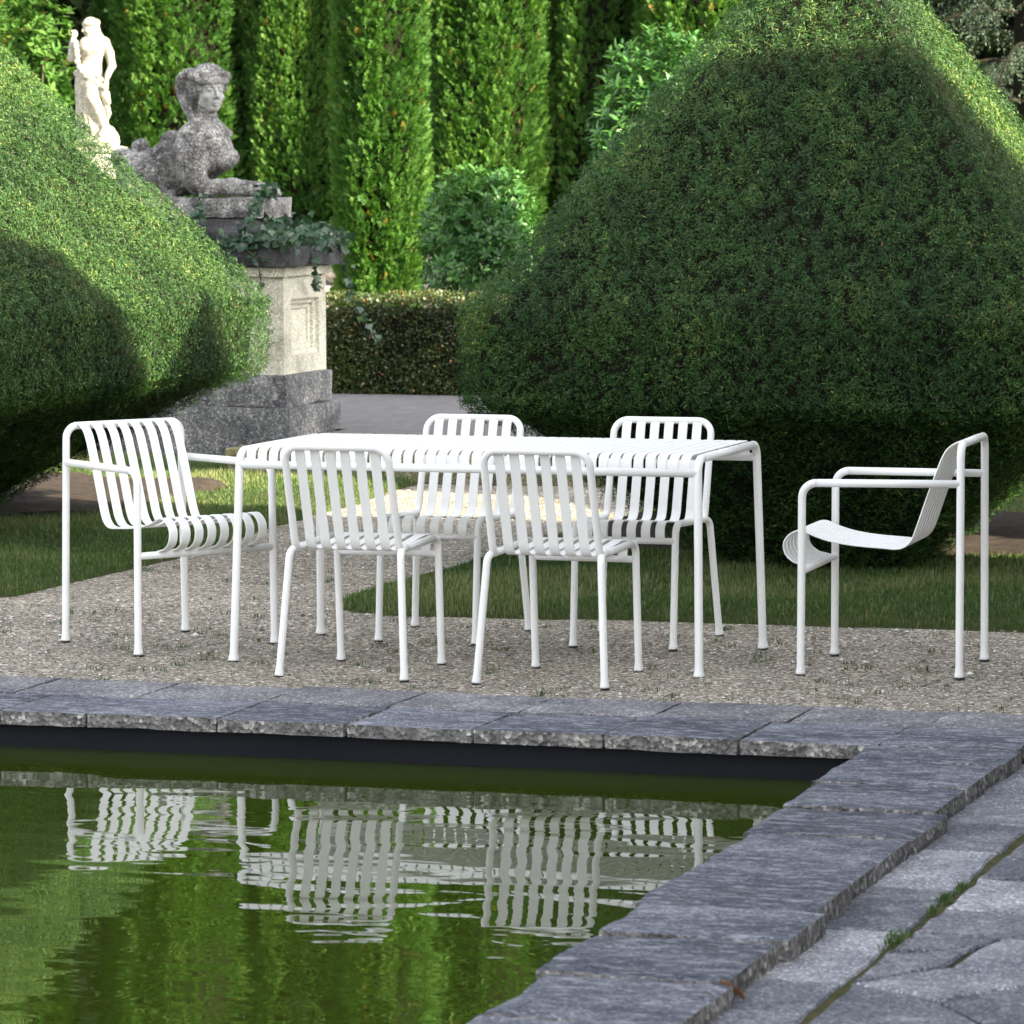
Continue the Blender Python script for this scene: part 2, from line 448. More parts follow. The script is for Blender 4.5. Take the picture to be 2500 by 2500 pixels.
for i in range(len(ys) - 1):
    y1, y0 = ys[i], ys[i + 1]
    yc = (y0 + y1) / 2
    xi = 1.745 - 0.026 * (yc + 1.85) + 0.012 * math.sin(i * 3.3)
    xo = 2.195 - 0.021 * (yc + 1.85) + 0.016 * math.sin(i * 2.2 + 1)
    m.add(*chipped_box(xi, xo, y0 + 0.0025, y1 - 0.0025, -0.062, 0.004 * math.sin(i * 1.3) + 0.002, seed=(i * 3 + 1) % 20, edge=0.008, amp=0.0014))
cop = m.build('pool_coping', M_cope, smooth=False)
tag(at_pool(cop), kind='structure')
cop.data.materials.append(M_copeface)
nz = np.zeros(len(cop.data.polygons) * 3); cop.data.polygons.foreach_get('normal', nz)
cop.data.polygons.foreach_set('material_index', (nz.reshape(-1, 3)[:, 2] < 0.55).astype(np.int32))
# coarser aggregate band behind the far coping, its joints staggered
m = MB()
x = -9.0; i = 0
for x in np.arange(-9.1, 10.0, 0.437):
    m.add(*chipped_box(x + 0.0025, x + 0.4345, -1.419, -1.030 + 0.012 * math.sin(i * 1.9), -0.06, 0.0 + 0.002 * math.sin(i * 2.3), step=0.05, seed=i % 20, edge=0.004, amp=0.0014)); i += 1
tag(at_pool(m.build('paving_band', M_band, smooth=False)), kind='structure')
# mortar bed under the coping, so that the joints are not see-through
m = MB()
m.add(*rect(-9.0, 10.0, -1.80, -1.00, -0.034)); m.add(*rect(1.83, 2.115, -8.2, -1.80, -0.036))
m.add(*rect(2.118, 20.0, -30.0, -1.40, -0.0515))
tag(at_pool(m.build('mortar_bed', M_moss, smooth=False)), kind='structure')
# pool wall: black liner with a folded rim
m = MB()
def wall_line(pts, z0, z1, t=0.012):
    for (a, b_) in zip(pts[:-1], pts[1:]):
        a = np.array(a, float); b_ = np.array(b_, float)
        L = np.linalg.norm(b_ - a); n_ = max(2, int(L / 0.12))
        d = (b_ - a) / L; nr = np.array([-d[1], d[0]])
        s = np.linspace(0, 1, n_ + 1)
        zs = np.linspace(z0, z1, 7)
        V = []
        for zz in zs:
            base = a + np.outer(s, b_ - a)
            off = 0.004 * noise(np.c_[base, np.full(len(base), zz * 3)], 1.5, 9, 2) + (0.012 if abs(zz - z1) < 0.03 else 0)
            V.append(np.c_[base + np.outer(off, nr), np.full(len(base), zz)])
        V = np.concatenate(V); w_ = n_ + 1
        i_ = np.arange(6 * n_); r_, c_ = i_ // n_, i_ % n_; k = r_ * w_ + c_
        m.add(V, np.stack([k, k + 1, k + w_ + 1, k + w_], 1))
wall_line([(-9.0, -1.79), (1.80, -1.79), (1.95, -8.2)], -0.6, -0.040)
tag(at_pool(m.build('pool_wall', M_liner)), 'black liner wall of the pool under the stone coping', 'pool wall')
# water
P, Q = rect(-9.0, 1.97, -30.0, -1.785, -0.122)
tag(at_pool(mesh_np('water', P, Q, M_water)), kind='structure')

# paving on the right: a strip of slabs beside the coping, then irregular flags
def prism(poly, z0, z1, gap=0.006, seed=0):
    P = np.array(poly, float)
    c = P.mean(0)
    area = 0.5 * np.sum(P[:, 0] * np.roll(P[:, 1], -1) - np.roll(P[:, 0], -1) * P[:, 1])
    if area < 0: P = P[::-1]
    pts = []
    n = len(P)
    for i in range(n):
        a, b_ = P[i], P[(i + 1) % n]
        k = max(2, int(np.linalg.norm(b_ - a) / 0.05))
        for j in range(k): pts.append(a + (b_ - a) * j / k)
    P = np.array(pts); n = len(P)
    d = unit(np.roll(P, -1, 0) - np.roll(P, 1, 0)); inn = np.c_[-d[:, 1], d[:, 0]]
    jit = noise(np.c_[P, np.full(n, seed * 1.7)], 4.0, seed % 20, 2)
    P0 = P + inn * (gap + 0.004 * jit)[:, None]
    P1 = P + inn * (gap + 0.006 + 0.005 * jit)[:, None]
    tilt = np.array([math.sin(seed * 2.7), math.cos(seed * 1.9)]) * 0.0025
    def zz(Q_, z): return z + (Q_ - c) @ tilt + 0.0015 * noise(np.c_[Q_, np.zeros(len(Q_))], 3.0, seed % 20, 2)
    V = [np.c_[P0, np.full(n, z0)], np.c_[P0, zz(P0, z1 - 0.006)], np.c_[P1, zz(P1, z1)]]
    for s in (0.93, 0.6, 0.25):
        q = c + (P1 - c) * s; V.append(np.c_[q, zz(q, z1)])
    V = np.concatenate(V + [np.array([[c[0], c[1], z1]])])
    Q_ = []
    for L_ in range(5):
        for k in range(n):
            Q_.append((L_ * n + k, L_ * n + (k + 1) % n, (L_ + 1) * n + (k + 1) % n, (L_ + 1) * n + k))
    T_ = [(5 * n + k, 5 * n + (k + 1) % n, 6 * n) for k in range(n)]
    return V, np.array(Q_), np.array(T_)
m = MB(); ZP = -0.042
jy = [-1.42, -1.95, -2.45, -2.92, -3.36, -3.93, -4.52, -5.14, -5.75, -6.4, -7.0]
for i in range(len(jy) - 1):
    m.add(*prism([(2.12, jy[i]), (2.44, jy[i] + 0.01), (2.445, jy[i + 1]), (2.14, jy[i + 1] - 0.02)], ZP - 0.05, ZP - 0.004, 0.005, i))
flags = [[(2.455, -1.42), (3.3, -1.42), (3.3, -2.3), (2.455, -2.3)], [(2.455, -2.3), (3.3, -2.3), (3.3, -3.0), (2.455, -2.98)],
         [(2.455, -2.98), (3.3, -3.0), (3.3, -3.47), (2.455, -3.47)], [(2.455, -3.47), (3.3, -3.47), (3.3, -3.77), (2.455, -3.77)],
         [(2.455, -3.77), (3.3, -3.77), (3.3, -4.22), (2.46, -4.2)], [(2.46, -4.2), (3.3, -4.22), (3.3, -4.53), (2.68, -4.54), (2.455, -4.53)],
         [(2.455, -4.53), (2.68, -4.54), (2.64, -4.66), (2.45, -4.80)],
         [(2.68, -4.54), (3.3, -4.53), (3.3, -4.95), (2.86, -5.02), (2.62, -4.90), (2.64, -4.66)],
         [(2.45, -4.80), (2.64, -4.66), (2.62, -4.90), (2.455, -5.14)],
         [(2.455, -5.14), (2.62, -4.90), (2.86, -5.02), (2.68, -5.28)],
         [(2.86, -5.02), (3.3, -4.95), (3.3, -5.5), (2.90, -5.62), (2.68, -5.28)],
         [(2.455, -5.14), (2.68, -5.28), (2.90, -5.62), (2.455, -5.75)], [(2.455, -5.75), (2.90, -5.62), (3.3, -5.5), (3.3, -6.4), (2.455, -6.4)]]
for i, f in enumerate(flags):
    m.add(*prism(f, ZP - 0.05, ZP, 0.0085, i + 3))
for gx in range(4):
    for gy in range(10):
        x0, y1 = 3.3 + gx * 0.8, -1.42 - gy * 0.62 + 0.1 * (gx % 2)
        m.add(*prism([(x0, y1), (x0 + 0.8, y1), (x0 + 0.8, y1 - 0.62), (x0, y1 - 0.62)], ZP - 0.05, ZP, 0.005, gx + gy))
tag(at_pool(m.build('paving', M_pave, smooth=False)), kind='structure')

# the raised back path behind its stone kerb
m = MB(); ZT = 0.15
P, Q = grid_sheet(-4.0, 9.0, 7.55, 40.0, 0.4, lambda P: ZT + 0.008 * noise(P, 0.12, 5, 2))
P2, Q2 = grid_sheet(-16.0, -4.0, 9.40, 40.0, 0.4, lambda P: ZT + 0.008 * noise(P, 0.12, 5, 2))
tag(mesh_np('back_path', np.vstack([P, P2]), np.vstack([Q, Q2 + len(P)]), M_path, smooth=True), kind='structure')
m.add(*chipped_box(-3.98, 1.9, 7.36, 7.62, -0.05, ZT + 0.015, step=0.06, edge=0.02, amp=0.008, seed=6))
tag(m.build('stone_kerb', M_kerb, smooth=False), 'long mossy stone kerb step at the end of the gravel path', 'kerb')

# lawns (turf mounds) and bare soil under the clipped yews
def inpoly(P, poly):
    x, y = P[:, 0], P[:, 1]; ins = np.zeros(len(P), bool); j = len(poly) - 1
    for i in range(len(poly)):
        xi, yi = poly[i]; xj, yj = poly[j]
        c_ = ((yi > y) != (yj > y)) & (x < (xj - xi) * (y - yi) / (yj - yi + 1e-12) + xi)
        ins ^= c_; j = i
    return ins
def edge_dist(P, poly):
    d = np.full(len(P), 1e9)
    for i in range(len(poly)):
        a = np.array(poly[i], float); b_ = np.array(poly[(i + 1) % len(poly)], float)
        ab = b_ - a; t = np.clip(((P[:, :2] - a) @ ab) / (ab @ ab), 0, 1)
        d = np.minimum(d, np.linalg.norm(P[:, :2] - (a + t[:, None] * ab), axis=1))
    return d
LAWN_R = [(-1.15, 1.50), (-1.05, 1.22), (-0.80, 1.07), (2.0, 1.24), (6.5, 1.35), (6.5, 7.3), (-1.1, 7.3)]
LAWN_L = [(-2.46, 1.35), (-2.60, 1.12), (-7.5, 1.0), (-7.5, 8.62), (-4.0, 8.62), (-3.95, 7.42), (-2.85, 7.36), (-2.72, 6.2), (-2.48, 3.0)]
SOIL_R = [(-0.95, 3.45), (0.0, 3.42), (0.4, 3.66), (3.5, 3.75), (3.5, 5.4), (0.6, 5.6), (-0.95, 5.2)]
SOIL_L = [(-6.6, 3.75), (-3.9, 4.15), (-3.45, 4.9), (-3.6, 6.4), (-6.6, 7.2)]
def lawn_z(poly):
    def f(P):
        d = edge_dist(P, poly); ins = inpoly(P, poly)
        return np.where(ins, 0.035 * np.clip(d / 0.12, 0, 1) ** 0.6 + 0.012 * noise(P, 0.5, 8, 2) * np.clip(d / 0.3, 0, 1), -0.03)
    return f
for poly in (LAWN_R, LAWN_L):
    a = np.array(poly)
    P, Q = grid_sheet(a[:, 0].min() - 0.1, a[:, 0].max() + 0.1, a[:, 1].min() - 0.1, a[:, 1].max() + 0.1, 0.07, lawn_z(poly))
    o = mesh_np('lawn', P, Q, M_turf, smooth=True); tag(o, kind='structure')
for poly in (SOIL_R, SOIL_L):
    a = np.array(poly)
    def sz(P, poly=poly):
        d = edge_dist(P, poly); ins = inpoly(P, poly)
        return np.where(ins, 0.060 + 0.02 * np.clip(d / 0.5, 0, 1) + 0.018 * noise(P, 0.9, 11, 3), 0.0)
    P, Q = grid_sheet(a[:, 0].min() - 0.1, a[:, 0].max() + 0.1, a[:, 1].min() - 0.1, a[:, 1].max() + 0.1, 0.06, sz)
    o = mesh_np('soil', P, Q, M_soil, smooth=True); tag(o, kind='structure')

# loose pebbles on the gravel (stuff)
def pebbles(P, size, rough=0.5):
    n = len(P)
    base = np.array([(1, 0, 0), (-1, 0, 0), (0, 1, 0), (0, -1, 0), (0, 0, 1), (0, 0, -0.4)], float)
    F = np.array([(0, 2, 4), (2, 1, 4), (1, 3, 4), (3, 0, 4), (2, 0, 5), (1, 2, 5), (3, 1, 5), (0, 3, 5)])
    a = rng.uniform(0, 2 * PI, n)
    sc = size[:, None] * np.stack([rng.uniform(0.8, 1.3, n), rng.uniform(0.6, 1.0, n), rng.uniform(0.35, 0.7, n)], 1)
    b_ = base[None] * (1 + rng.uniform(-0.3, 0.3, (n, 6, 1))) * sc[:, None, :]
    ca, sa = np.cos(a)[:, None], np.sin(a)[:, None]
    V = np.stack([b_[..., 0] * ca - b_[..., 1] * sa, b_[..., 0] * sa + b_[..., 1] * ca, b_[..., 2]], -1) + P[:, None, :]
    Fa = (F[None] + (np.arange(n) * 6)[:, None, None]).reshape(-1, 3)
    return V.reshape(-1, 3), Fa
n = 60000
P = np.c_[rng.uniform(-4.2, 3.6, n), rng.uniform(-1.76, 7.3, n) , np.zeros(n)]
keep = rng.uniform(0, 1, n) < np.clip(1.25 - (P[:, 1] + 1) / 9, 0.3, 1)
keep &= ~inpoly(P, LAWN_R) & ~inpoly(P, LAWN_L)
P = P[keep]
size = 0.0028 + 0.0055 * rng.uniform(0, 1, len(P)) ** 2.2 + 0.008 * (rng.uniform(0, 1, len(P)) > 0.985)
V, F = pebbles(P, size)
tag(mesh_np('gravel', V, F, M_pebble, tint=np.repeat(rng.uniform(0, 1, len(P)), 6)), kind='stuff')

# grass
def blades(P, h, w, lean=0.55, tintv=None):
    n = len(P)
    a = rng.uniform(0, 2 * PI, n); l = rng.uniform(0.1, 1.0, n) * lean * h
    d = np.stack([np.cos(a), np.sin(a), np.zeros(n)], 1)
    s = np.stack([-np.sin(a + rng.uniform(-0.9, 0.9, n)), np.cos(a), np.zeros(n)], 1)
    s = unit(s) * (w / 2)[:, None]
    up_ = np.zeros((n, 3)); up_[:, 2] = h
    mid = P + up_ * 0.6 + d * (l * 0.35)[:, None]
    tip = P + up_ * (1 - 0.25 * (l / h))[:, None] + d * l[:, None]
    V = np.stack([P - s, P + s, mid + s * 0.75, mid - s * 0.75, tip], 1).reshape(-1, 3)
    k = np.arange(n) * 5
    Q_ = np.stack([k, k + 1, k + 2, k + 3], 1); T_ = np.stack([k + 3, k + 2, k + 4], 1)
    return V, [Q_, T_]
def grass_on(poly, soil, box, n, name):
    P = np.c_[rng.uniform(box[0], box[1], n), rng.uniform(box[2], box[3], n), np.zeros(n)]
    d = edge_dist(P, poly); ins = inpoly(P, poly)
    ins &= ~(inpoly(P, soil) & (edge_dist(P, soil) > 0.05 * rng.uniform(0.2, 2.2, n)))
    patch = noise(P, 0.45, 21, 3)
    P, d, patch = P[ins], d[ins], patch[ins]
    P[:, 2] = lawn_z(poly)(P) - 0.004
    h = rng.uniform(0.012, 0.034, len(P)) * (1 + 0.35 * patch) + 0.03 * (rng.uniform(0, 1, len(P)) > 0.99)
    t = np.clip(rng.normal(0.60, 0.2, len(P)) + 0.22 * patch, 0, 1)
    dry = rng.uniform(0, 1, len(P)) < 0.07 + 0.22 * (patch > 0.45); t[dry] = rng.uniform(0.88, 1, dry.sum())
    V, F = blades(P, h, rng.uniform(0.0025, 0.0048, len(P)))
    o = mesh_np(name, V, F, M_grass, tint=np.repeat(t, 5)); tag(o, kind='stuff')
grass_on(LAWN_R, SOIL_R, (-1.2, 3.2, 1.0, 4.2), 125000, 'grass')
grass_on(LAWN_R, SOIL_R, (-1.3, 3.2, 4.2, 7.3), 26000, 'grass')
grass_on(LAWN_L, SOIL_L, (-5.0, -2.4, 1.0, 5.2), 100000, 'grass')
grass_on(LAWN_L, SOIL_L, (-6.2, -2.4, 5.2, 8.6), 60000, 'grass')
LAWN_B = [(-0.95, 7.66), (5.5, 7.66), (5.5, 12.0), (-0.3, 12.0)]
P, Q = grid_sheet(-1.0, 5.6, 7.6, 12.1, 0.12, lambda P: lawn_z(LAWN_B)(P) + 0.15 + 0.10 * np.clip((P[:, 0] + 0.9) / 2.5, 0, 1))
tag(mesh_np('lawn', P, Q, M_turf, smooth=True), kind='structure')
P = np.c_[rng.uniform(-0.9, 1.6, 26000), rng.uniform(7.7, 11.9, 26000), np.zeros(26000)]; P = P[inpoly(P, LAWN_B)]
P[:, 2] = lawn_z(LAWN_B)(P) + 0.146 + 0.10 * np.clip((P[:, 0] + 0.9) / 2.5, 0, 1)
V, F = blades(P, rng.uniform(0.02, 0.05, len(P)), rng.uniform(0.004, 0.007, len(P)))
tag(mesh_np('grass', V, F, M_grass, tint=np.repeat(np.clip(rng.normal(0.5, 0.2, len(P)), 0, 1), 5)), kind='stuff')
# sparse weeds in the gravel: too many small sprouts to count
n = 260
cen = np.c_[rng.uniform(-2.4, 2.6, n), rng.uniform(-1.7, 2.6, n), np.zeros(n)]
cen = cen[~inpoly(cen, LAWN_R) & ~inpoly(cen, LAWN_L)]
k = rng.integers(5, 22, len(cen))
P = np.repeat(cen, k, 0) + np.c_[rng.normal(0, 0.018, (k.sum(), 2)), np.zeros(k.sum())]
V, F = blades(P, rng.uniform(0.008, 0.026, len(P)), rng.uniform(0.002, 0.004, len(P)), 0.9)
tag(mesh_np('weeds', V, F, M_grass, tint=np.repeat(rng.uniform(0.1, 0.8, len(P)), 5)), kind='stuff')
# weed tufts in the joint of the paving, each a plant of its own
for k, (x, y, s, lab) in enumerate([(2.45, -3.93, 1.0, 'small green weed tuft in the paving joint, farthest from the bottom'), (2.445, -4.08, 1.1, 'small green weed tuft in the paving joint, middle one of three in a row'),
                                    (2.45, -4.27, 0.8, 'small green weed tuft in the paving joint, nearest of three in a row'), (2.445, -4.66, 2.0, 'largest mossy weed tuft where the paving joints meet beside two pale slabs')]):
    nb = int(70 * s)
    P = np.c_[rng.normal(0, 0.008 * s, nb), rng.normal(0, 0.028 * s, nb), np.zeros(nb)]
    V, F = blades(P, rng.uniform(0.008, 0.028, nb), rng.uniform(0.002, 0.004, nb), 1.1)
    o = mesh_np('weed_tuft', V, F, M_grass, tint=np.repeat(rng.uniform(0.2, 0.9, nb), 5)); o.location = (x, y, ZP - 0.002); at_pool(o)
    tag(o, lab, 'weed', 'weeds in the paving joints')
# a dry leaf lying under the coping edge
m = MB()
lf = catmull([(0, 0, 0), (0.012, 0.018, 0.006), (0.010, 0.04, 0.010), (0, 0.062, 0.016)], 4); rf_ = lf * (-1, 1, 1) + (0, 0, 0.004)
k = len(lf); mid = np.c_[np.zeros(k), lf[:, 1], lf[:, 2] - 0.004]
V = np.concatenate([lf, mid, rf_]); Q = [(i, i + 1, k + i + 1, k + i) for i in range(k - 1)] + [(k + i, k + i + 1, 2 * k + i + 1, 2 * k + i) for i in range(k - 1)]
m.add(V, Q); o = m.build('fallen_leaf', M_brown); o.location = (2.285, -5.40, ZP + 0.004); o.rotation_euler = (0.5, 0.4, 2.2); at_pool(o)
tag(o, 'curled brown dry leaf lying against the coping edge on the paving', 'leaf')

# ------------------------------------------------------------------ furniture
def flared(path, r, flare=1.32, h=0.035):
    """path starts at the foot; resample its first stretch so that the foot widens"""
    P = np.asarray(path, float)
    d = unit(P[1] - P[0])
    L = np.linalg.norm(P[1] - P[0])
    ss = [0, 0.006, 0.014, 0.024, h, h + 0.02]
    ss = [s for s in ss if s < L * 0.8]
    head = np.array([P[0] + d * s for s in ss])
    rr = [r * (1 + (flare - 1) * max(0, 1 - s / h) ** 1.6) for s in ss]
    return np.vstack([head, P[1:]]), np.array(rr + [r] * (len(P) - 1))

def leg(parent, path, r, pad_h=0.006, flare=1.32, seg=16):
    P = np.asarray(path, float).copy()
    foot = P[0].copy()
    P[0] = foot + unit(P[1] - foot) * pad_h
    V, R_ = flared(P, r, flare)
    m = MB(); m.add(*tube(V, R_, seg))
    o = m.build('leg', M_white, parent)
    p = MB(); p.add(*tube([foot, foot + (0, 0, pad_h + 0.001)], r * flare * 0.96, seg))
    pad = p.build('foot_pad', M_black, o, smooth=False)
    return o

def split_path(P, frac_idx):
    return P[:frac_idx + 1], P[frac_idx:]

def copy_tree(o, parent=None):
    c = o.copy(); C.objects.link(c); c.parent = parent
    for ch in [x for x in bpy.data.objects if x.parent == o]:
        copy_tree(ch, c)
    return c

def make_side_chair():
    root = empty('side_chair')
    r = 0.0128
    zs, zf = 0.437, 0.449
    for s in (-1, 1):
        # one bent side tube, cut into front leg, seat rail, rear leg
        ff = np.array([s * 0.186, 0.247, 0.0]); ft = np.array([s * 0.186, 0.212, zf])
        sr = np.array([s * 0.186, -0.150, zs]); rt = np.array([s * 0.199, -0.203, zs - 0.006]); rf = np.array([s * 0.2255, -0.247, 0.0])
        P = round_path([ff, ft, sr, rt, rf], [0.045, 0.05, 0.045], 7)
        # front leg: foot to end of the bend (8 bend points)
        a = 1 + 8
        b = len(P) - 1 - 8
        leg(root, P[:a], r)
        m = MB(); m.add(*tube(P[a - 1:b + 1], r)); m.build('seat_rail', M_white, root)
        leg(root, P[b:][::-1], r)
    # back frame: inverted U with feet curving forward into the seat rails
    pts = []
    L = [np.array([-0.1865, -0.105, zs + 0.002]), np.array([-0.1868, -0.181, zs - 0.001]), np.array([-0.1848, -0.289, 0.7875]), np.array([0.1848, -0.289, 0.7875]),
         np.array([0.1868, -0.181, zs - 0.001]), np.array([0.1865, -0.105, zs + 0.002])]
    P = round_path(L, [0.04, 0.052, 0.052, 0.04], 9)
    m = MB(); m.add(*tube(P, r)); m.build('back_frame', M_white, root)
    # front cross rail
    m = MB(); m.add(*tube([(-0.186, 0.2185, 0.389), (0.186, 0.2185, 0.389)], r * 0.92)); m.build('front_rail', M_white, root)
    prof = catmull([(-0.283, 0.783), (-0.272, 0.770), (-0.261, 0.735), (-0.240, 0.665), (-0.213, 0.575), (-0.190, 0.500), (-0.178, 0.462), (-0.160, 0.438), (-0.132, 0.430), (-0.09, 0.432),
                    (0.0, 0.438), (0.11, 0.449), (0.180, 0.456), (0.212, 0.452), (0.231, 0.434), (0.233, 0.412), (0.228, 0.396)], 5)
    k = 9 * 5 - 5
    back, seat = prof[:k + 1], prof[k:]
    mb, ms = MB(), MB()
    for i in range(6):
        x = (i - 2.5) * 0.0535
        mb.add(*strip(back, x, 0.0345, 0.0052)); ms.add(*strip(seat, x, 0.0345, 0.0052))
    mb.build('backrest', M_white, root, smooth=False); ms.build('seat', M_white, root, smooth=False)
    return root

def make_armchair():
    root = empty('armchair')
    r = 0.0136
    # inverted U of rear legs and top rail, cut at the end of the corners
    L = [np.array([-0.261, -0.2683, 0]), np.array([-0.247, -0.2675, 0.7875]), np.array([0.247, -0.2675, 0.7875]), np.array([0.261, -0.2683, 0])]
    P = round_path(L, 0.046, 8)
    a = 1 + 9; b = len(P) - 1 - 9
    leg(root, P[:a], r); leg(root, P[b:][::-1], r)
    m = MB(); m.add(*tube(P[a - 1:b + 1], r)); m.build('top_rail', M_white, root)
    for s in (-1, 1):
        P = round_path([(s * 0.2926, 0.268, 0), (s * 0.2874, 0.265, 0.654), (s * 0.2495, -0.267, 0.656)], 0.050, 8)
        leg(root, P[:10], r)
        m = MB(); m.add(*tube(P[9:], r)); m.build('armrest', M_white, root)
    m = MB(); m.add(*tube([(-0.2898, 0.2665, 0.354), (0.2898, 0.2665, 0.354)], r * 0.95)); m.build('front_rail', M_white, root)
    prof = catmull([(-0.270, 0.797), (-0.243, 0.790), (-0.215, 0.769), (-0.197, 0.739), (-0.183, 0.704), (-0.156, 0.633), (-0.130, 0.558), (-0.112, 0.505), (-0.095, 0.463), (-0.072, 0.438), (-0.042, 0.429),
                    (0.0, 0.431), (0.10, 0.438), (0.18, 0.450), (0.235, 0.466), (0.284, 0.484), (0.322, 0.473), (0.345, 0.442), (0.339, 0.403), (0.312, 0.378), (0.285, 0.370), (0.268, 0.366)], 5)
    k = 10 * 5
    back, seat = prof[:k + 1], prof[k:]
    mb, ms = MB(), MB()
    for i in range(8):
        x = (i - 3.5) * 0.0545
        mb.add(*strip(back, x, 0.0365, 0.0055)); ms.add(*strip(seat, x, 0.0365, 0.0055))
    mb.build('backrest', M_white, root, smooth=False); ms.build('seat', M_white, root, smooth=False)
    return root

def make_table():
    root = empty('dining_table', label='long white slatted metal dining table on four tubular legs', cat='table')
    r = 0.0145
    for s in (-1, 1):
        L = [np.array([s * 0.8423, -0.438, 0]), np.array([s * 0.8269, -0.3976, 0.735]), np.array([s * 0.8269, 0.3976, 0.735]), np.array([s * 0.8423, 0.438, 0])]
        P = round_path(L, 0.05, 9)
        a = 1 + 10; b = len(P) - 1 - 10
        leg(root, P[:a], r, pad_h=0.003, flare=1.42); leg(root, P[b:][::-1], r, pad_h=0.003, flare=1.42)
        m = MB(); m.add(*tube(P[a - 1:b + 1], r)); m.build('end_rail', M_white, root)
    for s in (-1, 1):
        y = s * (0.3976 + 0.0404 * (0.735 - 0.6886) / 0.735)
        m = MB(); m.add(*tube([(-0.8275, y, 0.6886), (0.8275, y, 0.6886)], r)); m.build('side_rail', M_white, root)
    half = catmull([(0, 0.7475), (0.2, 0.7475), (0.345, 0.7472), (0.372, 0.7455), (0.390, 0.738), (0.398, 0.724), (0.399, 0.705), (0.396, 0.692)], 4)
    prof = np.vstack([half[::-1] * (-1, 1), half[1:]])
    m = MB()
    n = 39; pitch = 0.0413
    for i in range(n):
        m.add(*strip(prof, (i - (n - 1) / 2) * pitch, 0.0336, 0.0055))
    m.build('tabletop', M_white, root, smooth=False)
    return root

make_table()
_sc = make_side_chair()
for k, (x, y, t, lab) in enumerate([
        (-0.3004, -0.571, -0.0093, 'white side chair with its back to the pool, nearer the angled armchair'),
        (0.4097, -0.5816, -0.0294, 'white side chair with its back to the pool, nearer the armchair in profile'),
        (-0.3606, 0.4989, 3.1243, 'white side chair facing the pool from behind the table, nearer the angled armchair'),
        (0.3674, 0.5244, 3.1411, 'white side chair facing the pool from behind the table, before the big yew pyramid')]):
    o = _sc if k == 0 else copy_tree(_sc)
    o.location = (x, y, 0); o.rotation_euler.z = t
    tag(o, lab, 'chair', 'white side chairs along the table')
_ac = make_armchair()
for k, (x, y, t, lab) in enumerate([
        (-1.2791, 0.0027, -2.1699, 'white slatted armchair turned at an angle at the left end of the table'),
        (1.4136, 0.0201, 1.6049, 'white slatted armchair standing apart, in profile, at the right end of the table')]):
    o = _ac if k == 0 else copy_tree(_ac)
    o.location = (x, y, 0); o.rotation_euler.z = t
    tag(o, lab, 'armchair', 'white armchairs at the table ends')

# ------------------------------------------------------------------ plants
def lathe_samples(prof, n, th0=0.0, th1=2 * PI):
    """n random points on a surface of revolution; returns points, normals, (s, theta)"""
    P = np.asarray(prof, float)
    seg = np.diff(P, axis=0); L = np.linalg.norm(seg, axis=1)
    A = L * (P[:-1, 0] + P[1:, 0]) / 2
    cum = np.concatenate([[0], np.cumsum(A)]); u = rng.uniform(0, cum[-1], n)
    k = np.clip(np.searchsorted(cum, u) - 1, 0, len(L) - 1)
    t = (u - cum[k]) / (A[k] + 1e-12)
    r = P[k, 0] + seg[k, 0] * t; z = P[k, 1] + seg[k, 1] * t
    th = rng.uniform(th0, th1, n)
    nr, nz = seg[k, 1] / (L[k] + 1e-12), -seg[k, 0] / (L[k] + 1e-12)
    pts = np.stack([r * np.cos(th), r * np.sin(th), z], 1)
    nrm = np.stack([nr * np.cos(th), nr * np.sin(th), nz], 1)
    return pts, nrm

def lathe_mesh(prof, seg=72, disp=None):
    P = np.asarray(prof, float); n = len(P)
    a = np.arange(seg) * 2 * PI / seg
    V = np.stack([np.outer(P[:, 0], np.cos(a)), np.outer(P[:, 0], np.sin(a)), np.repeat(P[:, 1][:, None], seg, 1)], -1).reshape(-1, 3)
    if disp is not None: V = V + disp(V)
    i = np.arange((n - 1) * seg); r_, c_ = i // seg, i % seg; c2 = (c_ + 1) % seg
    return V, np.stack([r_ * seg + c_, r_ * seg + c2, (r_ + 1) * seg + c2, (r_ + 1) * seg + c_], 1)

def rand_unit(n):
    return unit(rng.normal(size=(n, 3)))

def leaf_quads(P, D, Nn, L, W, fold=0.0):
    """rhombic leaves: base P, along D, blade facing Nn"""
    s = unit(np.cross(D, Nn)) * (W / 2)[:, None]
    D = D * L[:, None]
    m_ = P + D * 0.45
    V = np.stack([P, m_ + s, P + D, m_ - s], 1).reshape(-1, 3)
    k = np.arange(len(P)) * 4
    return V, np.stack([k, k + 1, k + 2, k + 3], 1)

def square_round(P, b, cr):
    """push points of a square plan of half size b onto its rounded corners; returns points and plan normals"""
    cr = np.minimum(cr, b * 0.6)
    ax, ay = np.abs(P[:, 0]), np.abs(P[:, 1])
    cx_, cy_ = ax - (b - cr), ay - (b - cr)
    cor = (cx_ > 0) & (cy_ > 0)
    d = np.hypot(cx_, cy_) + 1e-9
    X = np.where(cor, (b - cr) + cx_ / d * cr, ax); Y = np.where(cor, (b - cr) + cy_ / d * cr, ay)
    nx = np.where(cor, cx_ / d, (ax >= ay) * 1.0); ny = np.where(cor, cy_ / d, (ay > ax) * 1.0)
    sx, sy = np.sign(P[:, 0]), np.sign(P[:, 1])
    return np.stack([X * sx, Y * sy], 1), np.stack([nx * sx, ny * sy], 1)

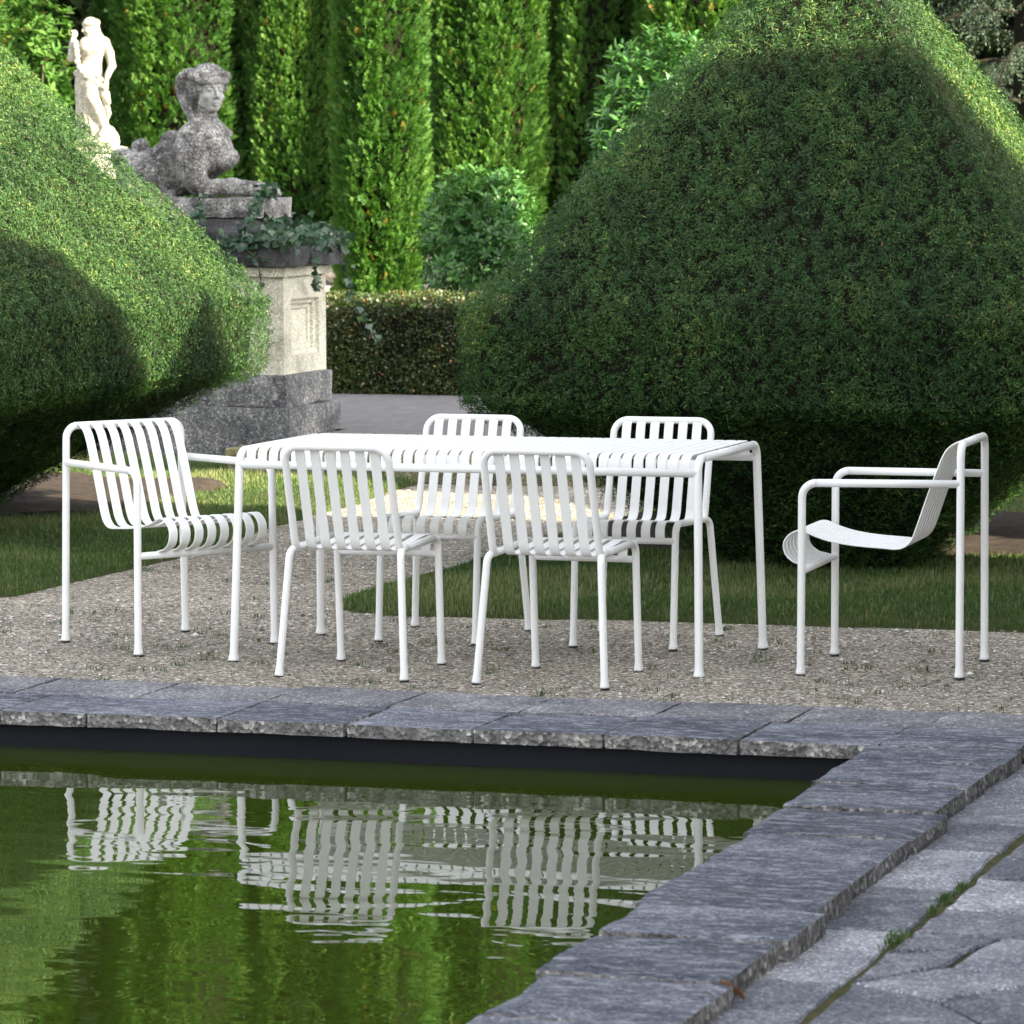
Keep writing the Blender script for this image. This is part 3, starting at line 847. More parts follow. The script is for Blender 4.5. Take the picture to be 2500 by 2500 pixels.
def yew(name, loc, prof, n, label, weights=(1, 1, 1, 1), cr=0.06):
    """a clipped pyramid on a square plan: prof = (half size, height) pairs; weights: share of needles on the faces -y, +x, +y, -x"""
    root = empty(name, loc, 0, label, 'clipped yew', 'clipped yew pyramids either side of the path')
    prof = np.asarray(prof, float)
    den = [prof[0]]
    for a, b_ in zip(prof[:-1], prof[1:]):
        k = max(1, int(np.linalg.norm(b_ - a) / 0.06))
        den += [a + (b_ - a) * t / k for t in range(1, k + 1)]
    den = np.array(den)
    # dark core of twigs
    m_ = 120; t = (np.arange(m_) + 0.5) / m_ * 8 - 4
    def ring(b_):
        f = np.floor((t + 4) / 2).astype(int) % 4; a = ((t + 4) % 2) - 1
        sq = np.stack([np.choose(f, [a, np.ones(m_), -a, -np.ones(m_)]), np.choose(f, [-np.ones(m_), a, np.ones(m_), -a])], 1) * b_
        return square_round(sq, np.full(m_, b_), np.full(m_, cr))[0]
    V = np.concatenate([np.c_[ring(max(b_ - 0.075, 0.008)), np.full(m_, z - (0.05 if z > 1.1 else 0))] for b_, z in den])
    V = V + 0.012 * noise(V + loc, 1.2, 30, 2)[:, None] * unit(V * (1, 1, 0.4))
    i = np.arange((len(den) - 1) * m_); r_, c_ = i // m_, i % m_; c2 = (c_ + 1) % m_
    mesh_np('twig_core', V, np.stack([r_ * m_ + c_, r_ * m_ + c2, (r_ + 1) * m_ + c2, (r_ + 1) * m_ + c_], 1), M_twig, root, True)
    # needles
    seg = np.diff(den, axis=0); L = np.linalg.norm(seg, axis=1); A = L * (den[:-1, 0] + den[1:, 0])
    cum = np.r_[0, np.cumsum(A)]; u = rng.uniform(0, cum[-1], n); k = np.clip(np.searchsorted(cum, u) - 1, 0, len(L) - 1)
    f = (u - cum[k]) / (A[k] + 1e-12); b_ = den[k, 0] + seg[k, 0] * f; z = den[k, 1] + seg[k, 1] * f
    w_ = np.array(weights, float); face = rng.choice(4, n, p=w_ / w_.sum()); a = rng.uniform(-1, 1, n); o = np.ones(n)
    sq = np.stack([np.choose(face, [a, o, a, -o]), np.choose(face, [-o, a, o, a])], 1) * b_[:, None]
    xy, n2 = square_round(sq, b_, np.full(n, cr))
    nr, nz = seg[k, 1] / L[k], -seg[k, 0] / L[k]
    P = np.c_[xy, z]; Nn = unit(np.c_[n2 * nr[:, None], nz])
    g = P + np.array(loc)
    low = noise(g, 0.55, 31, 2); mid_ = noise(g, 2.3, 33, 3); fine = noise(g, 9.0, 35, 2); ff = noise(g, 17.0, 37, 1)
    keep = rng.uniform(0, 1, n) < np.clip(0.78 + 0.35 * fine + 0.30 * ff + 0.15 * mid_, 0.1, 1)
    keep &= ~((P[:, 2] < 0.66) & (rng.uniform(0, 1, n) < 0.3))
    P, Nn, low, mid_, fine, ff = P[keep], Nn[keep], low[keep], mid_[keep], fine[keep], ff[keep]; n = len(P)
    off = 0.003 * low + 0.004 * mid_ + 0.008 * fine + 0.008 * ff - 0.050 * rng.uniform(0, 1, n) ** 2 + rng.normal(0, 0.006, n)
    P = P + Nn * off[:, None]
    T = unit(np.cross(Nn, rand_unit(n)))
    D = unit(T + Nn * rng.uniform(0.0, 0.6, n)[:, None] + np.array([0, 0, 0.10]))
    # stray shoots sticking out of the clipped face
    st = rng.uniform(0, 1, n) > 0.9994
    L = rng.uniform(0.014, 0.027, n); W = rng.uniform(0.0034, 0.0054, n)
    sp_ = P[st]; sn = Nn[st]; reps = 14
    if len(sp_):
        ax_ = unit(sn + 0.5 * rand_unit(len(sp_)) + (0, 0, 0.4)); tt = np.tile(np.linspace(0, 1, reps), len(sp_))
        SP = np.repeat(sp_, reps, 0) + np.repeat(ax_, reps, 0) * (tt * np.repeat(rng.uniform(0.03, 0.07, len(sp_)), reps))[:, None]
        SD = unit(np.repeat(ax_, reps, 0) * 0.6 + rand_unit(len(SP)))
        P = np.concatenate([P, SP]); D = np.concatenate([D, SD]); Nn = np.concatenate([Nn, np.repeat(sn, reps, 0)])
        L = np.r_[L, rng.uniform(0.014, 0.024, len(SP))]; W = np.r_[W, rng.uniform(0.003, 0.0045, len(SP))]
        low = np.r_[low, np.repeat(low[st], reps)]; mid_ = np.r_[mid_, np.repeat(mid_[st], reps)]; n = len(P)
    V, Q = leaf_quads(P - D * (L * 0.4)[:, None], D, unit(Nn + 0.8 * rand_unit(n)), L, W)
    t = np.clip(0.42 + 0.14 * low + 0.12 * mid_ + rng.normal(0, 0.20, n), 0, 0.92)
    br = rng.uniform(0, 1, n) < 0.004 + 0.035 * (mid_ > 0.8); t[br] = rng.uniform(0.94, 1.0, br.sum())
    mesh_np('foliage', V, Q, M_yew, root, False, np.repeat(t, 4))
    tr = MB(); tr.add(*tube([(0, 0, -0.02), (0.01, 0, 0.6), (0, 0, 1.2)], [0.13, 0.11, 0.06], 12)); tr.build('trunk', M_bark, root)
    return root

yew('clipped_yew', (0.389, 3.40, 0.0), [(0.36, 0.0), (0.44, 0.05), (1.12, 0.66), (1.22, 0.70), (1.262, 0.75), (1.272, 0.84), (1.272, 1.11), (1.255, 1.15), (1.215, 1.20), (0.005, 2.87)], 520000,
    'larger clipped yew pyramid, mostly in shade, behind the right half of the table', (1.7, 1.2, 0.4, 0.9))
yew('clipped_yew', (-4.45, 3.575, 0.0), [(0.40, 0.0), (0.50, 0.05), (1.45, 0.66), (1.55, 0.70), (1.595, 0.75), (1.605, 0.84), (1.605, 1.08), (1.585, 1.12), (1.545, 1.17), (0.005, 3.07)], 520000,
    'sunlit clipped yew pyramid with a pointed shadow on it, behind the left armchair', (1.0, 2.2, 0.5, 0.3))

# thuja columns: flat sprays set on a lumpy column
def thuja_mesh(H, Rm, n_spray, seed, spray=0.15, slim=0.5):
    g = np.random.default_rng(seed)
    z = H * g.uniform(0, 1, n_spray) ** 1.0
    z = np.where(g.uniform(0, 1, n_spray) < 0.55, z * 0.55, z)        # denser where it can be seen
    th = g.uniform(0, 2 * PI, n_spray)
    zz = z / H
    prof = np.clip(np.minimum(0.80 + 0.9 * zz, 1.0), 0, 1) * np.clip((1 - zz) / 0.35, 0, 1) ** 0.75
    c = np.stack([np.cos(th), np.sin(th), z * 0.45], 1)
    lump = noise(c * 1.0 + seed, 0.75, seed % 30, 3)
    furrow = noise(np.stack([np.cos(th), np.sin(th), z * 0.12], 1) + seed * 2, 0.9, (seed + 9) % 30, 2)
    depth = g.uniform(0, 1, n_spray) ** 2
    r = Rm * prof * (1 + 0.10 * lump + 0.10 * furrow) - depth * 0.24 * Rm
    keep = (r > 0.02) & ((g.uniform(0, 1, n_spray) < np.clip(0.85 + 0.6 * lump, 0.4, 1)))
    th, z, r, lump, depth = th[keep], z[keep], r[keep], lump[keep], depth[keep]
    n = len(z)
    out = np.stack([np.cos(th), np.sin(th), np.zeros(n)], 1); tan = np.stack([-np.sin(th), np.cos(th), np.zeros(n)], 1)
    upv = np.array([0, 0, 1.0])
    P = out * r[:, None]; P[:, 2] = z
    D = unit(out * g.uniform(0.35, 1.0, n)[:, None] + upv * g.uniform(0.3, 1.1, n)[:, None] + tan * g.normal(0, 0.35, n)[:, None])
    side = unit(np.cross(D, out) + 0.6 * g.normal(size=(n, 3)))
    side = unit(side - D * np.sum(side * D, 1, keepdims=True))
    nrm = np.cross(D, side)
    L = spray * g.uniform(0.6, 1.25, n)
    VV, TT = [], []
    for (f, ang, ll) in ((0.0, 0.0, 0.5), (0.40, 0.0, 0.6), (0.05, 0.75, 0.42), (0.05, -0.75, 0.42), (0.25, 0.65, 0.42), (0.25, -0.65, 0.42), (0.48, 0.6, 0.34), (0.48, -0.6, 0.34), (0.68, 0.5, 0.24), (0.68, -0.5, 0.24)):
        b0 = P + D * (L * f)[:, None]
        d = unit(D * math.cos(ang) + side * math.sin(ang) + nrm * g.normal(0, 0.22, n)[:, None] - upv * 0.12 * abs(ang))
        wv = unit(np.cross(d, nrm)) * (L * 0.075)[:, None]
        tip = b0 + d * (L * ll)[:, None]; md = b0 + d * (L * ll * 0.5)[:, None]
        VV.append(np.stack([b0, md + wv, tip, md - wv], 1))
    k_ = len(VV)
    V = np.stack(VV, 1).reshape(-1, 3)
    k = np.arange(n * k_) * 4
    Q = np.stack([k, k + 1, k + 2, k + 3], 1)
    t = np.clip(0.45 + 0.22 * lump + g.normal(0, 0.14, n), 0, 0.93); t[g.uniform(0, 1, n) < 0.012] = 1.0
    zc = np.linspace(0.05, H * 0.97, 40); zn = zc / H
    pc = np.clip(np.minimum(0.80 + 0.9 * zn, 1.0), 0, 1) * np.clip((1 - zn) / 0.35, 0, 1) ** 0.75
    core = np.c_[np.maximum(Rm * pc * 0.66, 0.01), zc]
    return V, Q, np.repeat(t, 4 * k_), core

_tm = {}
def thuja(loc, key, H, Rm, n_spray, seed, label, rz=0.0, sc=1.0, spray=0.15):
    root = empty('thuja_column', loc, rz, label, 'tree', 'thuja columns at the back of the garden')
    root.scale = (sc, sc, 1.0)
    if key not in _tm:
        V, Q, t, core = thuja_mesh(H, Rm, n_spray, seed, spray)
        a = mesh_np('crown', V, Q, M_thuja, root, False, t)
        cv, cq = lathe_mesh(core, 24, lambda V: (0.05 * noise(V, 0.8, 3, 2))[:, None] * unit(V * (1, 1, 0)))
        b_ = mesh_np('twig_core', cv, cq, M_twig, root, True)
        m = MB(); m.add(*tube([(0, 0, -0.05), (0, 0, H * 0.5), (0, 0, H * 0.9)], [0.09, 0.06, 0.02], 10)); c_ = m.build('trunk', M_bark, root)
        _tm[key] = (a, b_, c_)
    else:
        for o in _tm[key]:
            c_ = o.copy(); C.objects.link(c_); c_.parent = root
    return root

thuja((-5.97, 15.6, 0.15), 'front', 7.5, 0.32, 26000, 5, 'slender loose thuja column in front of the others, right behind the low box hedge', spray=0.095)
HA, HB = 8.6, 9.2
row = [(-11.2, 20.0, 'a', 0.0, 1.10, 'leftmost sunlit thuja column, left of the white statue'), (-10.35, 21.6, 'b', 1.3, 0.95, 'shaded thuja column directly behind the white standing statue'),
       (-9.42, 20.0, 'b', 0.0, 1.12, 'broad sunlit thuja column directly behind the stone sphinx head'), (-8.42, 20.3, 'a', 2.1, 0.86, 'narrow sunlit thuja column just right of the stone sphinx head'),
       (-7.62, 20.6, 'b', 4.0, 1.0, 'pale thuja column peeping out at the right of the slender front one'), (-6.55, 20.0, 'a', 4.2, 1.02, 'sunlit thuja column above the round laurel bush, with a dark left side'),
       (-5.72, 20.4, 'b', 2.6, 0.88, 'thuja column between the round laurel bush and the big yew pyramid'), (-4.75, 20.2, 'a', 1.0, 1.0, 'thuja column behind the tall laurel shrub left of the big yew tip'),
       (-3.75, 20.3, 'b', 5.0, 1.0, 'thuja column hidden for the most part behind the big yew tip')]
for x, y, k, rz, sc, lab in row:
    thuja((x, y, 0.15), k, 8.6 if k == 'a' else 9.2, 0.50, 48000, 11 if k == 'a' else 12, lab, rz, sc, 0.085)

# broad-leaved shrubs
def laurel(name, loc, rad, n, L0, label, cat, mat=M_laurel, stems=5, group=None):
    root = empty(name, loc, 0, label, cat, group)
    rx, ry, rz_ = rad
    U = rand_unit(n); depth = rng.uniform(0, 1, n) ** 1.6
    lump = noise(U, 0.9, 41, 3)
    R_ = (1 + 0.14 * lump) * (1 - 0.45 * depth)
    P = U * R_[:, None] * np.array([rx, ry, rz_]); P[:, 2] += rz_
    keep = (rng.uniform(0, 1, n) < np.clip(0.7 + 0.6 * lump, 0.2, 1)) & (P[:, 2] > 0.04)
    P, U, lump = P[keep], U[keep], lump[keep]; n = len(P)
    # whorls: several leaves leave each shoot tip
    k = 6
    tips = P; axis = unit(U + np.array([0, 0, 0.6]) + 0.35 * rng.normal(size=(n, 3)))
    VV, tt = [], []
    for j in range(k):
        az = 2 * PI * j / k + rng.uniform(0, 1, n)
        a = unit(np.cross(axis, np.array([0.3, 0.2, 0.9]))); b_ = np.cross(axis, a)
        rad_ = a * np.cos(az)[:, None] + b_ * np.sin(az)[:, None]
        D = unit(rad_ * rng.uniform(0.6, 1.2, n)[:, None] + axis * rng.uniform(0.25, 0.9, n)[:, None])
        Nn = unit(np.cross(np.cross(D, axis), D))
        L = L0 * rng.uniform(0.6, 1.15, n); W = L * rng.uniform(0.30, 0.40, n)
        s = unit(np.cross(D, Nn)) * (W / 2)[:, None]
        p0 = tips - axis * rng.uniform(0, 0.05, n)[:, None]
        q1 = p0 + D * (L * 0.3)[:, None]; q2 = p0 + D * (L * 0.7)[:, None] - axis * (L * 0.05)[:, None]; p3 = p0 + D * L[:, None] - axis * (L * 0.14)[:, None]
        VV.append(np.stack([p0, q1 + s * 0.9, q2 + s * 0.85, p3, q2 - s * 0.85, q1 - s * 0.9], 1))
        tt.append(np.clip(0.5 + 0.15 * lump + rng.normal(0, 0.2, n), 0, 1))
    V = np.concatenate(VV).reshape(-1, 3); kk = np.arange(n * k) * 6
    Q = np.concatenate([np.stack([kk, kk + 1, kk + 2, kk + 5], 1), np.stack([kk + 5, kk + 2, kk + 3, kk + 4], 1)])
    mesh_np('foliage', V, Q, mat, root, False, np.repeat(np.concatenate(tt), 6))
    m = MB()
    for j in range(stems):
        a = 2 * PI * j / stems + 0.5
        e = np.array([math.cos(a) * rx * 0.55, math.sin(a) * ry * 0.55, rz_ * rng.uniform(1.1, 1.6)])
        m.add(*tube([(math.cos(a) * 0.04, math.sin(a) * 0.04, -0.05), e * (0.4, 0.4, 0.5), e], [0.02, 0.015, 0.006], 8))
    m.build('stem', M_bark, root)
    return root
laurel('laurel_bush', (-4.69, 14.1, 0.15), (0.46, 0.44, 0.78), 3000, 0.075, 'round glossy laurel bush standing behind the low box hedge', 'bush')
laurel('laurel_bush', (-3.10, 13.2, 0.15), (0.54, 0.48, 1.24), 3600, 0.08, 'tall glossy laurel shrub behind the left slope of the big yew pyramid', 'bush')
laurel('broadleaf_shrub', (-10.0, 18.2, 0.15), (0.42, 0.4, 1.62), 1400, 0.10, 'tall loose leafy shrub behind the head of the white statue', 'shrub', M_thuja)

# low box hedge
def box_hedge(name, x0, x1, y0, y1, z0, z1, n, label):
    root = empty(name, ((x0 + x1) / 2, (y0 + y1) / 2, z0), 0, label, 'hedge')
    sx, sy, sz = (x1 - x0) / 2, (y1 - y0) / 2, z1 - z0
    m = MB(); m.add(*chipped_box(-sx + 0.05, sx - 0.05, -sy + 0.05, sy - 0.05, 0, sz - 0.06, step=0.06, edge=0.04, amp=0.015)); m.build('twig_core', M_twig, root)
    ar = [2 * sx * sz, 2 * sx * sz, 2 * sx * 2 * sy, 2 * sy * sz, 2 * sy * sz]
    pr = np.array([2.2, 0.5, 1.5, 1, 1]) * ar; k = rng.choice(5, n, p=pr / pr.sum())
    a = rng.uniform(-1, 1, n); b_ = rng.uniform(0, 1, n)
    P = np.zeros((n, 3)); Nn = np.zeros((n, 3))
    for f in range(5):
        i = k == f
        if f < 2: P[i] = np.c_[a[i] * sx, np.full(i.sum(), -sy if f == 0 else sy), b_[i] * sz]; Nn[i] = (0, -1 if f == 0 else 1, 0)
        elif f == 2: P[i] = np.c_[a[i] * sx, (b_[i] * 2 - 1) * sy, np.full(i.sum(), sz)]; Nn[i] = (0, 0, 1)
        else: P[i] = np.c_[np.full(i.sum(), -sx if f == 3 else sx), a[i] * sy, b_[i] * sz]; Nn[i] = (-1 if f == 3 else 1, 0, 0)
    l = noise(P, 1.1, 44, 3)
    keep = rng.uniform(0, 1, n) < np.clip(0.8 + 0.5 * l, 0.2, 1)
    P, Nn, l = P[keep], Nn[keep], l[keep]; n = len(P)
    P = P + Nn * (0.025 * l + rng.normal(0, 0.016, n))[:, None]
    D = unit(np.cross(Nn, rand_unit(n)) + Nn * rng.uniform(0.1, 1.2, n)[:, None] + (0, 0, 0.3))
    L = rng.uniform(0.016, 0.030, n); W = L * 0.6
    V, Q = leaf_quads(P, D, unit(Nn + 0.9 * rand_unit(n)), L, W)
    t = np.clip(0.45 + 0.2 * l + rng.normal(0, 0.17, n), 0, 0.93); br = rng.uniform(0, 1, n) < 0.02; t[br] = 1
    mesh_np('foliage', V, Q, M_box, root, False, np.repeat(t, 4))
box_hedge('box_hedge', -5.75, -2.2, 12.75, 13.25, 0.15, 0.79, 60000, 'low clipped box hedge between the sphinx pedestal and the big yew')

# drooping spruce at the right
def spruce(loc, H, Rm, n_br, label, seed=3):
    g = np.random.default_rng(seed)
    root = empty('spruce', loc, 0, label, 'tree')
    m = MB(); m.add(*tube([(0, 0, -0.1), (0, 0, H * 0.5), (0, 0, H)], [0.16, 0.10, 0.02], 12))
    P_, D_, t_ = [], [], []
    for b_ in range(n_br):
        z = H * (0.06 + 0.9 * (b_ + g.uniform(0, 1)) / n_br); a = b_ * 2.399 + g.normal(0, 0.2)
        Lb = Rm * (1 - z / H) ** 0.8 * g.uniform(0.75, 1.1) + 0.1
        o = np.array([math.cos(a), math.sin(a), 0]); s_ = np.linspace(0, 1, 9)
        pth = np.outer(s_ * Lb, o) + np.c_[np.zeros(9), np.zeros(9), z + 0.10 * np.sin(s_ * 2.2) * Lb - 0.42 * s_ ** 2 * Lb]
        m.add(*tube(pth, np.linspace(0.02, 0.004, 9), 6))
        nn = int(46 * Lb)
        s = g.uniform(0.2, 1, nn); side = np.array([-o[1], o[0], 0])
        base = np.stack([np.interp(s, s_, pth[:, i]) for i in range(3)], 1)
        tw = g.uniform(0.12, 0.36, nn); sgn = g.choice([-1, 1], nn)
        dirs = unit(o * 0.45 + side * sgn[:, None] * g.uniform(0.1, 0.8, nn)[:, None] - np.array([0, 0, 1]) * g.uniform(0.3, 1.3, nn)[:, None])
        for q in np.linspace(0.05, 1, 9):
            for rep in range(3):
                P_.append(base + dirs * (tw * q)[:, None]); D_.append(unit(dirs * 0.55 + g.normal(0, 0.75, (nn, 3)))); t_.append(np.clip(0.25 + 0.45 * q + g.normal(0, 0.14, nn), 0, 1))
    P = np.concatenate(P_); D = np.concatenate(D_); t = np.concatenate(t_); n = len(P)
    V, Q = leaf_quads(P, D, rand_unit(n), g.uniform(0.02, 0.034, n), g.uniform(0.004, 0.007, n))
    mesh_np('crown', V, Q, M_spruce, root, False, np.repeat(t, 4))
    m.build('trunk', M_twig, root)
    return root
spruce((-1.15, 16.2, 0.15), 9.5, 1.8, 170, 'dark drooping spruce behind the right slope of the big yew pyramid')

# tall dark woodland trees closing the garden at the back
def broadleaf_mesh(n, rx, rz, seed, leaf=0.2):
    g = np.random.default_rng(seed)
    cl = unit(g.normal(size=(60, 3))) * g.uniform(0.35, 1.0, (60, 1)) ** 0.5
    cr = g.uniform(0.22, 0.42, 60)
    k = g.integers(0, 60, n)
    U = unit(g.normal(size=(n, 3)))
    P = (cl[k] + U * (cr[k] * g.uniform(0.6, 1, n) ** 0.4)[:, None]) * np.array([rx, rx, rz])
    D = unit(U + 0.8 * g.normal(size=(n, 3)) - (0, 0, 0.3)); L = leaf * g.uniform(0.6, 1.3, n)
    V, Q = leaf_quads(P, D, unit(g.normal(size=(n, 3))), L, L * 0.55)
    return V, Q, np.repeat(np.clip(g.uniform(0.2, 0.8) + g.normal(0, 0.2, n), 0, 1), 4)
_bl = {}
def broadleaf(name, loc, key, n, rx, rz, zc, label, leaf=0.2, rz_=0.0, mat=M_darkleaf, group='tall trees behind the thuja row', seed=2, trunk=0.28):
    root = empty(name, loc, rz_, label, 'tree', group)
    if key not in _bl:
        V, Q, t = broadleaf_mesh(n, rx, rz, seed, leaf)
        V = V + (0, 0, zc)
        a = mesh_np('crown', V, Q, mat, root, False, t)
        m = MB(); m.add(*tube([(0, 0, -0.3), (0.1, 0, zc * 0.5), (0, 0.1, zc + rz * 0.4)], [trunk, trunk * 0.7, trunk * 0.25], 12))
        for j in range(7):
            an = j * 2.4; z0 = zc - rz * 0.6 + j * rz * 0.14
            m.add(*tube([(0, 0, z0), (math.cos(an) * rx * 0.4, math.sin(an) * rx * 0.4, z0 + rz * 0.25), (math.cos(an) * rx * 0.8, math.sin(an) * rx * 0.8, z0 + rz * 0.35)], [trunk * 0.4, trunk * 0.25, 0.03], 8))
        b_ = m.build('trunk', M_bark, root); _bl[key] = (a, b_)
    else:
        for o in _bl[key]:
            c_ = o.copy(); C.objects.link(c_); c_.parent = root
    return root
for k, x in enumerate(np.linspace(-22, 9, 11)):
    broadleaf('woodland_tree', (x, 26.5 + 1.5 * math.sin(k * 2.3), 0.1), 'wood', 15000, 2.5, 6.4, 6.7, 'tall dark woodland tree in the shadows behind the thuja row', 0.26, k * 1.1)

for k, x in enumerate(np.linspace(-21, 9, 9)):
    broadleaf('woodland_tree', (x, 31.5 + 1.2 * math.sin(k * 1.7), 0.1), 'wood', 9000, 2.6, 6.2, 6.6, 'tall dark woodland tree in the shadows behind the thuja row', 0.26, k * 0.7 + 2)

# two unseen hedges added at the right, outlined to shade terrace, yews and pedestal
def shade_hedge(x0, x1, poly, lab, n=60000):
    root = empty('unseen_shade_hedge', ((x0 + x1) / 2, poly[0][0], 0), 0, lab, 'hedge', 'unseen shade hedges right of the terrace')
    P = np.array(poly, float); P[:, 0] -= poly[0][0]; h = (x1 - x0) / 2; k = len(P)
    m = MB()
    V = np.array([(x, y, z) for x in (-h, h) for (y, z) in P])
    m.add(V, [(i_, (i_ + 1) % k, k + (i_ + 1) % k, k + i_) for i_ in range(k)])
    c_ = P.mean(0)
    m.add(np.array([(-h, *c_)] + [(-h, y, z) for y, z in P]), None, [(0, 1 + (i_ + 1) % k, 1 + i_) for i_ in range(k)])
    m.add(np.array([(h, *c_)] + [(h, y, z) for y, z in P]), None, [(0, 1 + i_, 1 + (i_ + 1) % k) for i_ in range(k)])
    m.build('twig_core', M_twig, root, smooth=False)
    lo, hi = P.min(0), P.max(0)
    q = np.c_[rng.uniform(lo[0], hi[0], n), rng.uniform(lo[1], hi[1], n)]; q = q[inpoly(q, [tuple(a) for a in P])]
    sgn = rng.choice([-1, 1], len(q)); pts = np.c_[sgn * h, q]; nr = np.c_[sgn, np.zeros((len(q), 2))]
    e0 = P; e1 = np.roll(P, -1, 0); Le = np.linalg.norm(e1 - e0, axis=1); kk = rng.choice(k, n // 3, p=Le / Le.sum()); t = rng.uniform(0, 1, n // 3)
    e = e0[kk] + (e1 - e0)[kk] * t[:, None]; dd = unit((e1 - e0)[kk]); pts = np.vstack([pts, np.c_[rng.uniform(-h, h, n // 3), e]]); nr = np.vstack([nr, np.c_[np.zeros(n // 3), dd[:, 1], -dd[:, 0]]])
    D = unit(np.cross(nr, rand_unit(len(pts))) + nr * rng.uniform(0.05, 0.5, len(pts))[:, None])
    V, Q = leaf_quads(pts + nr * rng.uniform(-0.01, 0.02, len(pts))[:, None], D, unit(nr + 0.7 * rand_unit(len(pts))), rng.uniform(0.03, 0.06, len(pts)), rng.uniform(0.012, 0.022, len(pts)))
    mesh_np('foliage', V, Q, M_yew, root, False, np.repeat(np.clip(rng.normal(0.45, 0.2, len(pts)), 0, 1), 4))
shade_hedge(6.5, 7.5, [(1.70, -0.1), (1.70, 4.45), (1.07, 5.49), (0.58, 6.02), (0.24, 6.42), (-0.47, 6.65), (-1.2, 6.85), (-3.0, 7.1), (-8.7, 7.1), (-9.6, 5.0), (-9.6, -0.1)], 'tall unseen hedge with a sloping end, added right of the paving to shade the terrace')
shade_hedge(7.6, 8.4, [(2.3, -0.1), (9.2, -0.1), (9.2, 6.9), (9.1, 7.42), (8.8, 7.72), (8.0, 8.6), (6.0, 9.6), (5.0, 9.6), (4.7, 8.9), (3.95, 6.3), (3.8, 4.6), (2.3, 4.3)], 'tall unseen hedge added right of the lawn to shade the sphinx and its pedestal')

# ------------------------------------------------------------------ statues (smoothly blended solids, one continuous surface each)
class SDF:
    def __init__(s, lo, hi, h):
        s.lo = np.array(lo, float); s.h = h
        s.n = np.ceil((np.array(hi) - s.lo) / h).astype(int) + 1
        s.F = np.full(s.n, 0.25, np.float32)
        s.ax = [s.lo[i] + h * np.arange(s.n[i]) for i in range(3)]
    def _box(s, lo, hi, pad):
        sl = []
        for i in range(3):
            a = int(max(0, math.floor((lo[i] - pad - s.lo[i]) / s.h))); b = int(min(s.n[i], math.ceil((hi[i] + pad - s.lo[i]) / s.h) + 1))
            if b <= a: return None, None
            sl.append(slice(a, b))
        G = np.meshgrid(*[s.ax[i][sl[i]] for i in range(3)], indexing='ij')
        return tuple(sl), np.stack(G, -1)
    def _put(s, sl, d, k, mode):
        a = s.F[sl]
        if mode == 'cut':
            d = -d
            h = np.clip(0.5 - 0.5 * (a - d) / k, 0, 1); s.F[sl] = a + (d - a) * h + k * h * (1 - h)
        else:
            h = np.clip(0.5 + 0.5 * (a - d) / k, 0, 1); s.F[sl] = a + (d - a) * h - k * h * (1 - h)
    def cone(s, a, b, ra, rb, k=0.015, mode='add'):
        a, b = np.array(a, float), np.array(b, float); r = max(ra, rb)
        sl, G = s._box(np.minimum(a, b), np.maximum(a, b), r + k * 2 + 0.03)
        if sl is None: return s
        ab = b - a; t = np.clip(((G - a) @ ab) / (ab @ ab + 1e-12), 0, 1)
        d = np.linalg.norm(G - (a + t[..., None] * ab), axis=-1) - (ra + (rb - ra) * t)
        s._put(sl, d, k, mode); return s
    def chain(s, pts, radii, k=0.015):
        for i in range(len(pts) - 1): s.cone(pts[i], pts[i + 1], radii[i], radii[i + 1], k)
        return s
    def ell(s, c, r, k=0.015, R=None, mode='add'):
        c, r = np.array(c, float), np.array(r, float); m = r.max()
        sl, G = s._box(c - m, c + m, k * 2 + 0.03)
        if sl is None: return s
        q = G - c
        if R is not None: q = q @ np.array(R, float).T
        k0 = np.linalg.norm(q / r, axis=-1); k1 = np.linalg.norm(q / (r * r), axis=-1)
        s._put(sl, k0 * (k0 - 1) / (k1 + 1e-9), k, mode); return s
    def mesh(s):
        F = s.F; ins = F < 0; nx, ny, nz = F.shape
        c = [ins[i:nx - 1 + i, j:ny - 1 + j, k:nz - 1 + k] for i in (0, 1) for j in (0, 1) for k in (0, 1)]
        cnt = sum(x.astype(int) for x in c); act = (cnt > 0) & (cnt < 8)
        idx = np.full(act.shape, -1); ii = np.argwhere(act); idx[act] = np.arange(len(ii))
        acc = np.zeros((len(ii), 3)); num = np.zeros(len(ii))
        off = [(i, j, k) for i in (0, 1) for j in (0, 1) for k in (0, 1)]
        for a in range(8):
            for b in range(a + 1, 8):
                da = np.array(off[b]) - np.array(off[a])
                if np.abs(da).sum() != 1: continue
                fa = F[ii[:, 0] + off[a][0], ii[:, 1] + off[a][1], ii[:, 2] + off[a][2]]; fb = F[ii[:, 0] + off[b][0], ii[:, 1] + off[b][1], ii[:, 2] + off[b][2]]
                x = (fa < 0) != (fb < 0)
                t = np.where(x, fa / np.where(x, fa - fb, 1), 0)
                acc += np.where(x[:, None], np.array(off[a]) + t[:, None] * da, 0); num += x
        V = s.lo + (ii + acc / num[:, None]) * s.h
        Q = []
        for ax in range(3):
            sh = [slice(0, -1) if i == ax else slice(1, -1) for i in range(3)]
            a = ins[tuple(sh)]; sh2 = list(sh); sh2[ax] = slice(1, None); b = ins[tuple(sh2)]
            e = np.argwhere(a != b)
            flip = a[tuple(e.T)]
            base = e + np.array([0 if i == ax else 1 for i in range(3)])
            u, v = [i for i in range(3) if i != ax]
            def cell(du, dv):
                q = base.copy(); q[:, u] -= du; q[:, v] -= dv
                return idx[q[:, 0], q[:, 1], q[:, 2]]
            q = np.stack([cell(1, 1), cell(0, 1), cell(0, 0), cell(1, 0)], 1)
            if ax == 1: flip = ~flip
            q = np.where(flip[:, None], q, q[:, ::-1])
            Q.append(q[(q >= 0).all(1)])
        return V, np.concatenate(Q)

